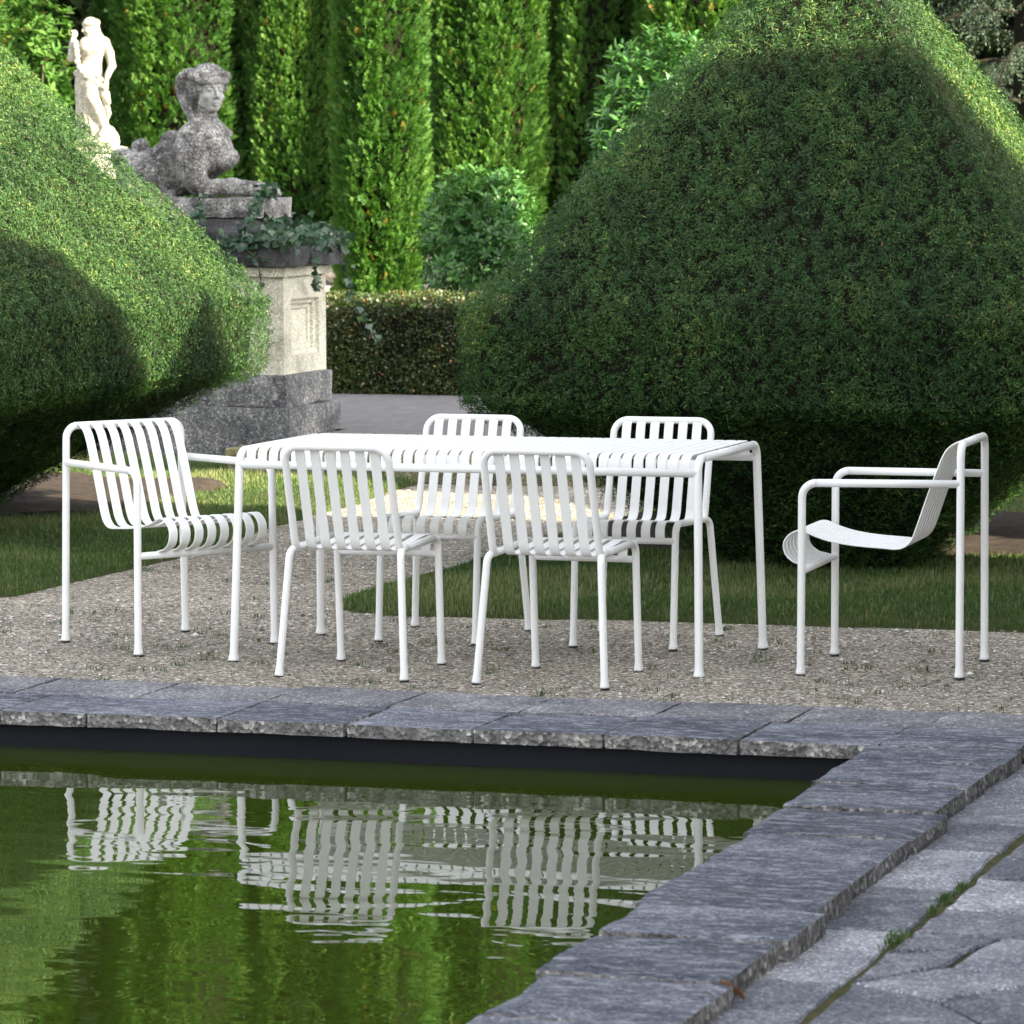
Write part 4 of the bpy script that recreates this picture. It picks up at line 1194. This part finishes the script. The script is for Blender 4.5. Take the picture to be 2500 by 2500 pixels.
def frame(f, up=(0, 0, 1)):
    f = unit(np.array(f, float)); r = unit(np.cross(f, up)); u = np.cross(r, f)
    return f, r, u

def head(S_, c, f, size, up=(0, 0, 1), k=0.010, hair=True):
    """a head with a face: size = height from chin to crown"""
    f, r, u = frame(f, up); c = np.array(c, float); h = size
    R = np.stack([f, r, u])
    at = lambda a, b, d: c + f * a * h + r * b * h + u * d * h
    S_.ell(at(-0.06, 0, 0.10), (0.41 * h, 0.335 * h, 0.39 * h), k, R)              # skull
    S_.ell(at(0.10, 0, -0.17), (0.27 * h, 0.265 * h, 0.33 * h), k, R)              # face
    S_.ell(at(0.20, 0, -0.40), (0.11 * h, 0.12 * h, 0.09 * h), k, R)               # chin
    S_.cone(at(0.05, -0.2, -0.30), at(0.2, -0.06, -0.42), 0.09 * h, 0.07 * h, k); S_.cone(at(0.05, 0.2, -0.30), at(0.2, 0.06, -0.42), 0.09 * h, 0.07 * h, k)
    for s in (-1, 1):
        S_.ell(at(0.375, s * 0.135, 0.015), (0.085 * h, 0.095 * h, 0.055 * h), 0.004, R, 'cut')   # eye sockets
        S_.ell(at(0.30, s * 0.135, 0.005), (0.055 * h, 0.062 * h, 0.042 * h), 0.003, R)          # eyeballs
        S_.cone(at(0.355, s * 0.06, 0.085), at(0.29, s * 0.22, 0.075), 0.026 * h, 0.02 * h, 0.006)  # brows
        S_.ell(at(0.25, s * 0.17, -0.16), (0.09 * h, 0.09 * h, 0.08 * h), 0.012, R)              # cheeks
        S_.ell(at(-0.03, s * 0.33, -0.06), (0.06 * h, 0.035 * h, 0.10 * h), 0.004, R)            # ears
        S_.ell(at(0.395, s * 0.045, -0.165), (0.035 * h, 0.035 * h, 0.028 * h), 0.004, R)
    S_.cone(at(0.35, 0, 0.05), at(0.47, 0, -0.14), 0.028 * h, 0.048 * h, 0.006)               # nose
    S_.ell(at(0.372, 0, -0.275), (0.035 * h, 0.085 * h, 0.022 * h), 0.003, R); S_.ell(at(0.362, 0, -0.325), (0.035 * h, 0.072 * h, 0.025 * h), 0.003, R)   # lips
    S_.cone(at(0.398, -0.08, -0.299), at(0.398, 0.08, -0.299), 0.009 * h, 0.009 * h, 0.002, 'cut')
    return at

# --- the sphinx lying on its base, local origin at the base top under the chest; +X towards the paws
K = 0.00075
def sp(cx, cy, y=0.0): return np.array([(cx - 1000) * K - 0.30 * y, y, (1272 - cy) * 0.00073])
SX = SDF((-0.66, -0.30, -0.03), (0.40, 0.28, 0.86), 0.0052)
SX.chain([sp(330, 1085), sp(520, 1075), sp(760, 1010), sp(880, 900)], [0.145, 0.150, 0.155, 0.135], 0.05)      # barrel
SX.ell(sp(395, 1150, -0.10), (0.15, 0.085, 0.115), 0.03); SX.ell(sp(395, 1150, 0.10), (0.15, 0.08, 0.115), 0.03)   # haunches
SX.chain([sp(430, 1235, -0.15), sp(620, 1245, -0.16)], [0.035, 0.03], 0.02)                                       # hind foot
SX.chain([sp(345, 960, 0.02), sp(325, 860, 0.0), sp(352, 835, -0.02)], [0.055, 0.045, 0.040], 0.02)               # tail curl
SX.ell(sp(185, 945, 0.0), (0.075, 0.10, 0.062), 0.02); SX.chain([sp(300, 1010), sp(185, 1000)], [0.08, 0.06], 0.03)
SX.ell(sp(900, 850), (0.125, 0.15, 0.16), 0.05)                                                                    # chest
SX.ell(sp(970, 900, -0.02), (0.10, 0.14, 0.14), 0.04)
SX.ell(sp(1050, 975, -0.075), (0.062, 0.060, 0.060), 0.014); SX.ell(sp(1075, 945, 0.075), (0.065, 0.058, 0.058), 0.014)   # breasts
SX.ell(sp(1090, 985, -0.078), (0.016, 0.016, 0.014), 0.01)
for s, yy in ((1, -0.15), (-1, 0.15)):                                                                             # upper fore legs and fore arms
    SX.chain([sp(785, 790, yy), sp(770, 930, yy * 1.1), sp(835, 1150, yy * 1.05)], [0.085, 0.098, 0.068], 0.025)
    SX.chain([sp(860, 1190, yy * 0.95), sp(1120, 1180, yy * 0.8), sp(1370, 1205, yy * 0.75)], [0.055, 0.048, 0.042], 0.02)
    SX.ell(sp(1420, 1215, yy * 0.75), (0.060, 0.045, 0.038), 0.012)
    for q in (-1, 0, 1): SX.chain([sp(1425, 1212, yy * 0.75 + q * 0.024), sp(1490, 1238, yy * 0.75 + q * 0.026)], [0.019, 0.015], 0.005)
SX.ell(sp(560, 945, -0.15), (0.105, 0.030, 0.090), 0.010); SX.ell(sp(560, 945, 0.15), (0.105, 0.030, 0.090), 0.010)   # folded wings
SX.ell(sp(630, 860, -0.13), (0.085, 0.035, 0.10), 0.015)
SX.ell(sp(655, 1085, -0.155), (0.016, 0.012, 0.018), 0.006)
SX.cone(sp(905, 760, 0.0), sp(905, 640, 0.0), 0.105, 0.062, 0.03); SX.cone(sp(905, 650, 0.0), sp(905, 520, 0.0), 0.062, 0.056, 0.012)                                                  # neck
SX.ell(sp(880, 720, 0.0), (0.135, 0.165, 0.065), 0.03)                                                             # draped collar
for j in range(9):                                                                                                 # collar scallops and plait down the breast
    a = -1.9 + j * 0.45
    SX.ell(sp(890, 700) + np.array([math.cos(a) * 0.125, math.sin(a) * 0.15, -0.045 + 0.01 * math.cos(2 * a)]), (0.034, 0.034, 0.028), 0.006)
for j in range(6): SX.ell(sp(1000 + j * 8, 740 + j * 36, -0.045 - 0.002 * j), (0.030, 0.026, 0.018), 0.004)
FD = np.array([math.cos(math.radians(-42)), math.sin(math.radians(-42)), -0.02])
hc = sp(905, 398, 0.0) + 0.030 * unit(FD)
ath = head(SX, hc, FD, 0.262, k=0.012)
f_, r_, u_ = frame(FD)
Hh = 0.262
# band of hair over the brow, coiled buns at the temples, knotted crown
for j in range(15):
    a = -1.75 + j * 0.25
    SX.ell(ath(0.31 * math.cos(a), 0.37 * math.sin(a), 0.20 + 0.02 * math.sin(j * 2.2)), (0.026, 0.026, 0.024), 0.007)
    SX.ell(ath(0.24 * math.cos(a), 0.31 * math.sin(a), 0.37 + 0.015 * math.cos(j * 1.7)), (0.028, 0.028, 0.026), 0.008)
for j in range(10):
    a = j * 0.63
    SX.ell(ath(-0.05 + 0.20 * math.cos(a), 0.20 * math.sin(a), 0.475), (0.026, 0.026, 0.024), 0.008)
SX.ell(ath(-0.04, 0.0, 0.43), (0.065, 0.060, 0.048), 0.015)
SX.ell(ath(0.02, -0.42, 0.30), (0.034, 0.034, 0.034), 0.008); SX.ell(ath(0.06, 0.43, 0.31), (0.034, 0.034, 0.034), 0.008)
SX.ell(ath(0.10, -0.34, 0.06), (0.020, 0.020, 0.03), 0.006); SX.ell(ath(0.12, 0.34, 0.06), (0.018, 0.018, 0.028), 0.006)
# ribbed head cloth falling behind the ear to the shoulder
path = catmull([sp(770, 250, 0.0), sp(715, 290, 0.01), sp(695, 360, 0.02), sp(712, 440, 0.02), sp(752, 530, 0.0), sp(800, 610, -0.03), sp(835, 700, -0.06)], 5)
for j, p in enumerate(path):
    SX.ell(p, (0.042, 0.062, 0.024), 0.003 if j % 2 else 0.006)
SX.ell(sp(790, 420, 0.05), (0.06, 0.07, 0.12), 0.02)
# the slab that it lies on is part of the carving
V, Q = SX.mesh()
hd = np.clip((V[:, 2:] - 0.45) / 0.08, 0, 1)
V = V + 0.0030 * (1 - 0.85 * hd) * (noise(V, 3.5, 51, 2)[:, None]) * unit(V - V.mean(0)) + 0.0015 * (1 - 0.8 * hd) * noise(V, 11.0, 53, 2)[:, None]
SPH = (-4.66, 9.02, 1.53)
# rain-washed paler stone round the face
_nt = M_statue.node_tree; _b = _nt.nodes['Principled BSDF']; _src = _b.inputs['Base Color'].links[0].from_socket
_d = N(_nt, 'ShaderNodeVectorMath', operation='DISTANCE'); _nt.links.new(coords(_nt), _d.inputs[0]); _d.inputs[1].default_value = tuple(ath(0.30, 0.0, -0.16))
_r = ramp(_nt, [(0.065, (0.72, 0.72, 0.72)), (0.125, (0, 0, 0))], _d.outputs['Value'])
_nt.links.new(mix(_nt, _r.outputs[0], _src, (0.34, 0.335, 0.32)), _b.inputs['Base Color'])
root = empty('sphinx_statue', SPH, 0.0, 'weathered grey stone sphinx with a woman\'s head lying on the tall pedestal', 'statue')
o = mesh_np('body', V, Q, M_statue, root, True)
m = MB(); m.add(*chipped_box(-1.05, 0.36, -0.26, 0.27, -0.118, 0.004, step=0.04, edge=0.010, amp=0.004, seed=8)); m.build('base_slab', M_statue, root, smooth=False)

# --- its pedestal
PX, PY = -4.075, 8.63        # front right corner of the lower plinth
root = empty('stone_pedestal', (PX, PY, 0), 0, 'tall cream stone pedestal with a sunk panel and black cap carrying the sphinx', 'pedestal')
def pbox(name, mat, x0, x1, y0, y1, z0, z1, **k):
    m = MB(); m.add(*chipped_box(x0, x1, y0, y1, z0, z1, **k)); return m.build(name, mat, root, smooth=False)
W_ = -2.3
pbox('lower_plinth', M_plinth, W_, 0.0, 0.0, 0.86, -0.1, 0.312, step=0.05, edge=0.009, amp=0.0025, seed=2)
pbox('upper_plinth', M_plinth, W_ + 0.04, -0.035, 0.04, 0.82, 0.3125, 0.503, step=0.05, edge=0.008, amp=0.002, seed=3)
# shaft with a stepped panel sunk into its right-hand face
m = MB()
x0, x1, y0, y1, z0, z1 = W_ + 0.08, -0.062, 0.075, 0.785, 0.5035, 1.074
m.add(*rect(0, 0, 0, 0, 0))
V = np.array([(x0, y0, z0), (x1, y0, z0), (x1, y0, z1), (x0, y0, z1), (x0, y1, z0), (x1, y1, z0), (x1, y1, z1), (x0, y1, z1)])
m.add(V, [(0, 1, 2, 3), (5, 4, 7, 6), (4, 0, 3, 7), (3, 2, 6, 7)])
def panel(yc, zc, hy, hz, steps):
    """frame of the right face, stepping inwards"""
    rings = [np.array([(x1, y0, z0), (x1, y1, z0), (x1, y1, z1), (x1, y0, z1)])]
    for (ins, dep) in steps:
        rings.append(np.array([(x1 - dep, yc - hy + ins, zc - hz + ins), (x1 - dep, yc + hy - ins, zc - hz + ins), (x1 - dep, yc + hy - ins, zc + hz - ins), (x1 - dep, yc - hy + ins, zc + hz - ins)]))
    Vv = np.concatenate(rings); Qq = []
    for L_ in range(len(rings) - 1):
        for k in range(4): Qq.append((L_ * 4 + k, L_ * 4 + (k + 1) % 4, L_ * 4 + 4 + (k + 1) % 4, L_ * 4 + 4 + k))
    n_ = (len(rings) - 1) * 4; Qq.append((n_, n_ + 1, n_ + 2, n_ + 3))
    m.add(Vv, Qq)
panel(0.43, 0.775, 0.235, 0.165, [(0, 0), (0.003, 0.022), (0.03, 0.028), (0.033, 0.045), (0.06, 0.050), (0.064, 0.062)])
m.build('shaft', M_ped, root, smooth=False)
pbox('necking', M_ped, W_ + 0.05, -0.035, 0.045, 0.815, 1.0745, 1.130, step=0.05, edge=0.006, amp=0.002, seed=5)
pbox('cap', M_slabdark, W_ + 0.0, 0.020, -0.015, 0.875, 1.1305, 1.252, step=0.05, edge=0.010, amp=0.003, seed=6)
pbox('step', M_plinth, W_ + 0.08, -0.10, 0.05, 0.80, 1.2525, 1.292, step=0.05, edge=0.012, amp=0.004, seed=7)
# sloping dark drum under the base slab
m = MB()
ring = lambda i, z: np.array([(W_ + 0.12 + i, 0.06 + i * 0.7, z), (-0.14 - i, 0.06 + i * 0.7, z), (-0.14 - i, 0.79 - i * 0.7, z), (W_ + 0.12 + i, 0.79 - i * 0.7, z)])
Vv = np.concatenate([ring(0, 1.2925), ring(0.02, 1.335), ring(0.09, 1.372), ring(0.12, 1.411)]); Qq = [(a * 4 + k, a * 4 + (k + 1) % 4, a * 4 + 4 + (k + 1) % 4, a * 4 + 4 + k) for a in range(3) for k in range(4)] + [(12, 13, 14, 15)]
m.add(Vv, Qq); m.build('sloping_drum', M_slabdark, root, smooth=False)

# --- ivy over the cap
def ivy_leaves(P, D, Nn, L):
    n = len(P)
    D = unit(D); Nn = unit(Nn - D * np.sum(Nn * D, 1, keepdims=True)); s = np.cross(D, Nn)
    sh = [(0.0, 0.0), (0.10, 0.42), (0.38, 0.50), (0.50, 0.24), (1.0, 0.0), (0.50, -0.24), (0.38, -0.50), (0.10, -0.42)]
    V = np.stack([P + D * (a * L)[:, None] + s * (b_ * L)[:, None] + Nn * (0.10 * L * (abs(b_) - 0.4 * a))[:, None] for a, b_ in sh], 1).reshape(-1, 3)
    k = np.arange(n) * 8
    return V, np.concatenate([np.stack([k, k + 1, k + 2, k + 3], 1), np.stack([k, k + 3, k + 4, k + 5], 1), np.stack([k, k + 5, k + 6, k + 7], 1)])
root = empty('ivy', (PX, PY, 1.13), 0, 'dark green ivy trailing over the black cap of the sphinx pedestal', 'climbing plant')
g = np.random.default_rng(21)
pts, nrm, stems = [], [], MB()
def trail(path, dens, spread, r=0.0035):
    p = catmull(path, 8); stems.add(*tube(p, r, 6))
    L = np.cumsum(np.r_[0, np.linalg.norm(np.diff(p, axis=0), axis=1)]); n = max(2, int(L[-1] * dens))
    s = g.uniform(0, L[-1], n)
    q = np.stack([np.interp(s, L, p[:, i]) for i in range(3)], 1) + g.normal(0, spread, (n, 3)) * (1, 0.6, 0.8)
    pts.append(q)
for j in range(9):       # runs along the top of the cap, front edge and right end
    x_ = -1.15 + 0.14 * j
    trail([(x_, 0.10, 0.15), (x_ + 0.12, 0.02, 0.16 + 0.03 * math.sin(j)), (x_ + 0.25, -0.02, 0.15), (x_ + 0.36, 0.0, 0.19)], 100, 0.030)
trail([(-0.16, 0.05, 0.20), (-0.07, 0.18, 0.17), (-0.02, 0.40, 0.15), (0.0, 0.62, 0.15), (0.02, 0.80, 0.13)], 330, 0.035)
trail([(-0.20, 0.15, 0.26), (-0.10, 0.40, 0.24), (-0.06, 0.70, 0.20)], 240, 0.035)
trail([(-0.30, 0.0, 0.18), (-0.22, -0.02, 0.30), (-0.20, 0.1, 0.42), (-0.17, 0.2, 0.46)], 160, 0.022)
trail([(-0.62, 0.02, 0.17), (-0.60, 0.03, 0.25), (-0.57, 0.06, 0.36), (-0.55, 0.08, 0.42)], 150, 0.020)
trail([(-0.33, -0.02, 0.14), (-0.21, -0.035, 0.08), (-0.17, -0.03, -0.02), (-0.18, 0.02, -0.12), (-0.20, 0.06, -0.22), (-0.29, 0.062, -0.31), (-0.36, 0.065, -0.34)], 70, 0.012, 0.004)
trail([(-0.80, -0.02, 0.12), (-0.62, -0.035, 0.04), (-0.45, -0.04, -0.01), (-0.28, -0.035, -0.04)], 90, 0.014)
trail([(-0.02, 0.30, 0.14), (0.03, 0.33, 0.04), (0.025, 0.40, -0.10), (-0.01, 0.5, -0.15)], 80, 0.012)
trail([(0.02, 0.78, 0.14), (0.045, 0.84, 0.0), (0.06, 0.90, -0.16), (0.10, 0.95, -0.30), (0.16, 1.0, -0.42), (0.20, 1.05, -0.50)], 70, 0.014, 0.003)
P = np.concatenate(pts); n = len(P)
Nn = unit(np.c_[g.normal(0.25, 0.5, n), g.normal(-0.7, 0.5, n), g.normal(0.55, 0.4, n)]); D = unit(np.c_[g.normal(0, 0.8, n), g.normal(-0.2, 0.4, n), g.normal(-0.7, 0.6, n)])
V, Q = ivy_leaves(P + Nn * 0.012, D, Nn, g.uniform(0.026, 0.056, n))
mesh_np('foliage', V, Q, M_ivy, root, False, np.repeat(np.clip(g.normal(0.45, 0.22, n), 0, 1), 8))
stems.build('stem', M_bark, root)

# --- the white standing woman
k_ = 0.000611
def wp(cx, cy, y=0.0): return np.array([(cx - 370) * k_, y, (1690 - cy) * k_])
WS = SDF((-0.24, -0.20, -0.02), (0.28, 0.20, 1.04), 0.0062)
WS.chain([wp(400, 360), wp(395, 470), wp(372, 640), wp(350, 760)], [0.060, 0.088, 0.072, 0.094], 0.03)                   # trunk of the body
WS.ell(wp(385, 450), (0.095, 0.062, 0.075), 0.02)
WS.cone(wp(300, 395, -0.01), wp(525, 395, 0.01), 0.042, 0.045, 0.02)                                                     # shoulders
WS.ell(wp(322, 455, -0.062), (0.034, 0.034, 0.034), 0.008); WS.ell(wp(452, 478, -0.060), (0.040, 0.036, 0.036), 0.008)   # breasts
WS.chain([wp(540, 400, 0.0), wp(590, 520, 0.01), wp(635, 680, -0.01), wp(600, 790, -0.05), wp(575, 880, -0.06)], [0.040, 0.036, 0.029, 0.022, 0.018], 0.012)   # right arm
WS.ell(wp(580, 900, -0.06), (0.022, 0.018, 0.030), 0.008)
for q in range(4): WS.cone(wp(562 + q * 11, 905, -0.066), wp(556 + q * 13, 955 + 5 * (q % 2), -0.062), 0.007, 0.005, 0.003)
WS.chain([wp(300, 395, -0.01), wp(205, 560, -0.04), wp(140, 590, -0.06)], [0.038, 0.034, 0.027], 0.012)                  # raised arm
WS.chain([wp(138, 580, -0.06), wp(160, 420, -0.07), wp(182, 310, -0.07)], [0.027, 0.024, 0.018], 0.010)
WS.ell(wp(190, 285, -0.07), (0.026, 0.018, 0.028), 0.008)
for q in range(4): WS.cone(wp(180 + q * 12, 272, -0.072), wp(150 + q * 16, 248 + 4 * q, -0.080), 0.008, 0.006, 0.003)
WS.cone(wp(392, 380), wp(375, 275), 0.038, 0.031, 0.015)                                                                 # neck
ah = head(WS, wp(350, 205), (-0.80, -0.55, -0.18), 0.135, k=0.008)
for j in range(12):
    a = -1.7 + j * 0.31; WS.ell(ah(0.27 * math.cos(a), 0.36 * math.sin(a), 0.22), (0.016, 0.016, 0.015), 0.005)
WS.ell(ah(-0.10, 0, 0.22), (0.055, 0.048, 0.045), 0.012); WS.ell(ah(-0.46, 0.05, 0.18), (0.028, 0.028, 0.028), 0.008)
WS.chain([ah(-0.40, 0.1, 0.0), wp(450, 290, 0.03), wp(505, 350, 0.04)], [0.026, 0.022, 0.018], 0.010)                   # falling hair
# skirt: a tall bell with folds
zs_ = [760, 850, 950, 1060, 1180, 1300, 1420, 1540]
for a, b_, ca, cb, ra, rb in zip(zs_[:-1], zs_[1:], [340, 330, 325, 335, 360, 395, 430], [330, 325, 335, 360, 395, 430, 470], [0.096, 0.098, 0.098, 0.096, 0.094, 0.092, 0.086], [0.098, 0.098, 0.096, 0.094, 0.092, 0.086, 0.08]):
    WS.cone(wp(ca, a), wp(cb, b_), ra, rb, 0.02)
for (xa, xb, yy) in ((205, 225, -0.05), (245, 285, -0.075), (285, 345, -0.085), (330, 400, -0.088), (190, 195, -0.01), (450, 520, 0.0)):
    WS.chain([wp(xa + 20, 800, yy), wp(xa, 1000, yy - 0.004), wp((xa + xb) / 2, 1250, yy), wp(xb + 30, 1560, yy)], [0.012, 0.015, 0.017, 0.019], 0.009)
WS.chain([wp(200, 770, -0.05), wp(330, 800, -0.085), wp(480, 790, -0.07)], [0.026, 0.024, 0.024], 0.01)                 # sash round the hips
WS.chain([wp(395, 930, -0.075), wp(415, 1060, -0.105), wp(500, 1250, -0.085), wp(556, 1440, -0.065)], [0.058, 0.052, 0.042, 0.026], 0.012)   # bare leg stepping out
WS.chain([wp(556, 1440, -0.065), wp(560, 1490, -0.085), wp(535, 1520, -0.125)], [0.026, 0.024, 0.016], 0.01)
WS.chain([wp(480, 930, -0.05), wp(560, 1030, -0.05), wp(598, 1130, -0.04)], [0.040, 0.036, 0.020], 0.01)                # drapery blown aside
WS.chain([wp(560, 1130, -0.03), wp(590, 1260, -0.02), wp(565, 1360, -0.02)], [0.022, 0.020, 0.010], 0.008)
for (cx, cy, r) in ((222, 390, .02), (225, 440, .022), (232, 500, .023), (240, 560, .022), (238, 625, .024), (262, 690, .024), (300, 745, .025), (345, 800, .025), (395, 835, .026), (440, 870, .027), (485, 880, .027), (530, 850, .024), (565, 930, .022), (600, 950, .02)):
    WS.ell(wp(cx, cy, -0.105), (r, r * 0.8, r * 0.95), 0.004); WS.ell(wp(cx + 14, cy - 16, -0.115), (r * 0.5,) * 3, 0.003); WS.ell(wp(cx - 14, cy + 12, -0.112), (r * 0.5,) * 3, 0.003)   # flower garland
WS.chain([wp(590, 1480, 0.0), wp(600, 1560, 0.0), wp(590, 1690, 0)], [0.04, 0.06, 0.07], 0.02)                          # rock under the foot
WS.ell(wp(430, 1620), (0.17, 0.13, 0.06), 0.02)
V, Q = WS.mesh()
root = empty('standing_statue', (-8.07, 15.0, 1.852), 0.12, 'white stone statue of a draped woman holding a flower garland, in the sun', 'statue')
mesh_np('figure', V, Q, M_marble, root, True)
m = MB(); m.add(*chipped_box(-0.17, 0.23, -0.17, 0.17, -0.035, 0.012, step=0.04, edge=0.006, amp=0.002)); m.build('base_slab', M_marble, root, smooth=False)
root = empty('stone_pedestal', (-8.05, 15.0, 0.12), 0.12, 'square cream pedestal under the white standing statue, behind the sunlit yew pyramid', 'pedestal')
for nm, hw, a, b_ in (('plinth', 0.34, 0.0, 0.30), ('shaft', 0.25, 0.3005, 1.50), ('cap', 0.32, 1.5005, 1.687)):
    m = MB(); m.add(*chipped_box(-hw, hw, -hw, hw, a, b_, step=0.05, edge=0.008, amp=0.003)); m.build(nm, M_ped, root, smooth=False)

# --- pale stone steps and boulders in the sun beyond the box hedge
for k, (y, z, lab) in enumerate([(16.4, 0.36, 'lowest sunlit pale stone step beyond the pedestal'), (16.9, 0.56, 'middle sunlit pale stone step beyond the pedestal'), (17.4, 0.74, 'highest sunlit pale stone step beyond the pedestal')]):
    m = MB(); m.add(*chipped_box(-7.7, -5.9, y, y + 0.5, z - 0.22, z, step=0.06, edge=0.02, amp=0.008, seed=k))
    o = m.build('stone_step', M_sand, smooth=False); tag(o, lab, 'step', 'stone steps beyond the pedestal')
for k, (x, y, z, s, lab) in enumerate([(-6.98, 17.75, 0.86, 0.22, 'rounded pale boulder on the sunlit steps, lower one'), (-7.05, 18.2, 1.10, 0.25, 'rounded pale boulder above the sunlit steps, upper one')]):
    SB = SDF((-0.4, -0.4, -0.4), (0.4, 0.4, 0.4), 0.03); SB.ell((0, 0, 0), (s * 1.3, s, s * 0.7), 0.02); SB.ell((0.08, 0.02, 0.04), (s * 0.8, s, s * 0.6), 0.05)
    V, Q = SB.mesh(); V = V + 0.02 * noise(V, 1.5, 60 + k, 2)[:, None] * unit(V)
    o = mesh_np('boulder', V, Q, M_sand, smooth=True); o.location = (x, y, z); tag(o, lab, 'boulder', 'boulders by the steps')
m = MB(); m.add(*chipped_box(-8.5, -5.2, 17.9, 19.2, 0.1, 0.92, step=0.12, edge=0.03, amp=0.02)); tag(m.build('terrace', M_path, smooth=False), kind='structure')

# ------------------------------------------------------------------ light, sky, camera
SUN_EL, SUN_AZ = math.radians(27), math.radians(73.6)     # azimuth: from -Y towards +X
S = np.array([math.cos(SUN_EL) * math.sin(SUN_AZ), -math.cos(SUN_EL) * math.cos(SUN_AZ), math.sin(SUN_EL)])
from mathutils import Vector, Matrix
sd = bpy.data.lights.new('sun', 'SUN'); sd.energy = 4.6; sd.angle = math.radians(0.4); sd.color = (1.0, 0.87, 0.65)
so = bpy.data.objects.new('sun', sd); C.objects.link(so)
so.rotation_euler = Vector(-S).to_track_quat('-Z', 'Y').to_euler()
so.location = (10, -20, 40)
w = bpy.data.worlds.new('World'); scn.world = w; w.use_nodes = True
nt = w.node_tree
bg = nt.nodes['Background']
sky = nt.nodes.new('ShaderNodeTexSky'); sky.sky_type = 'NISHITA'; sky.sun_disc = False
sky.sun_elevation = SUN_EL; sky.sun_rotation = math.atan2(S[0], S[1]); sky.air_density = 1.0; sky.dust_density = 2.0; sky.ozone_density = 1.0
hs = nt.nodes.new('ShaderNodeHueSaturation'); hs.inputs['Saturation'].default_value = 0.28
nt.links.new(sky.outputs[0], hs.inputs['Color']); nt.links.new(hs.outputs[0], bg.inputs['Color'])
bg.inputs['Strength'].default_value = 0.12
scn.view_settings.view_transform = 'Standard'
scn.view_settings.look = 'None'
scn.view_settings.exposure = 2.6
scn.view_settings.gamma = 1.0
scn.cycles.max_bounces = 8; scn.cycles.diffuse_bounces = 3; scn.cycles.glossy_bounces = 4; scn.cycles.transmission_bounces = 4
scn.cycles.use_denoising = True
# camera
cd = bpy.data.cameras.new('camera')
cam = bpy.data.objects.new('camera', cd); C.objects.link(cam)
yaw, pit, rol = -0.3097, 0.0847, -0.0038
CAMP = np.array([4.4515, -13.7806, 1.7363])
fw = np.array([math.sin(yaw) * math.cos(pit), math.cos(yaw) * math.cos(pit), -math.sin(pit)])
rt = np.array([math.cos(yaw), -math.sin(yaw), 0.0]); up = np.cross(rt, fw)
rt2 = rt * math.cos(rol) + up * math.sin(rol); up2 = -rt * math.sin(rol) + up * math.cos(rol)
mw = Matrix.Identity(4)
for i in range(3):
    mw[i][0], mw[i][1], mw[i][2], mw[i][3] = rt2[i], up2[i], -fw[i], CAMP[i]
cam.matrix_world = mw
cd.sensor_width = 36; cd.sensor_fit = 'HORIZONTAL'
cd.lens = 10063.09 / 2500 * 36
cd.clip_start = 0.1; cd.clip_end = 1500
cd.dof.use_dof = True; cd.dof.focus_distance = 14.6; cd.dof.aperture_fstop = 13.0
scn.camera = cam
print('script built in %.1f s' % (time.time() - T0))
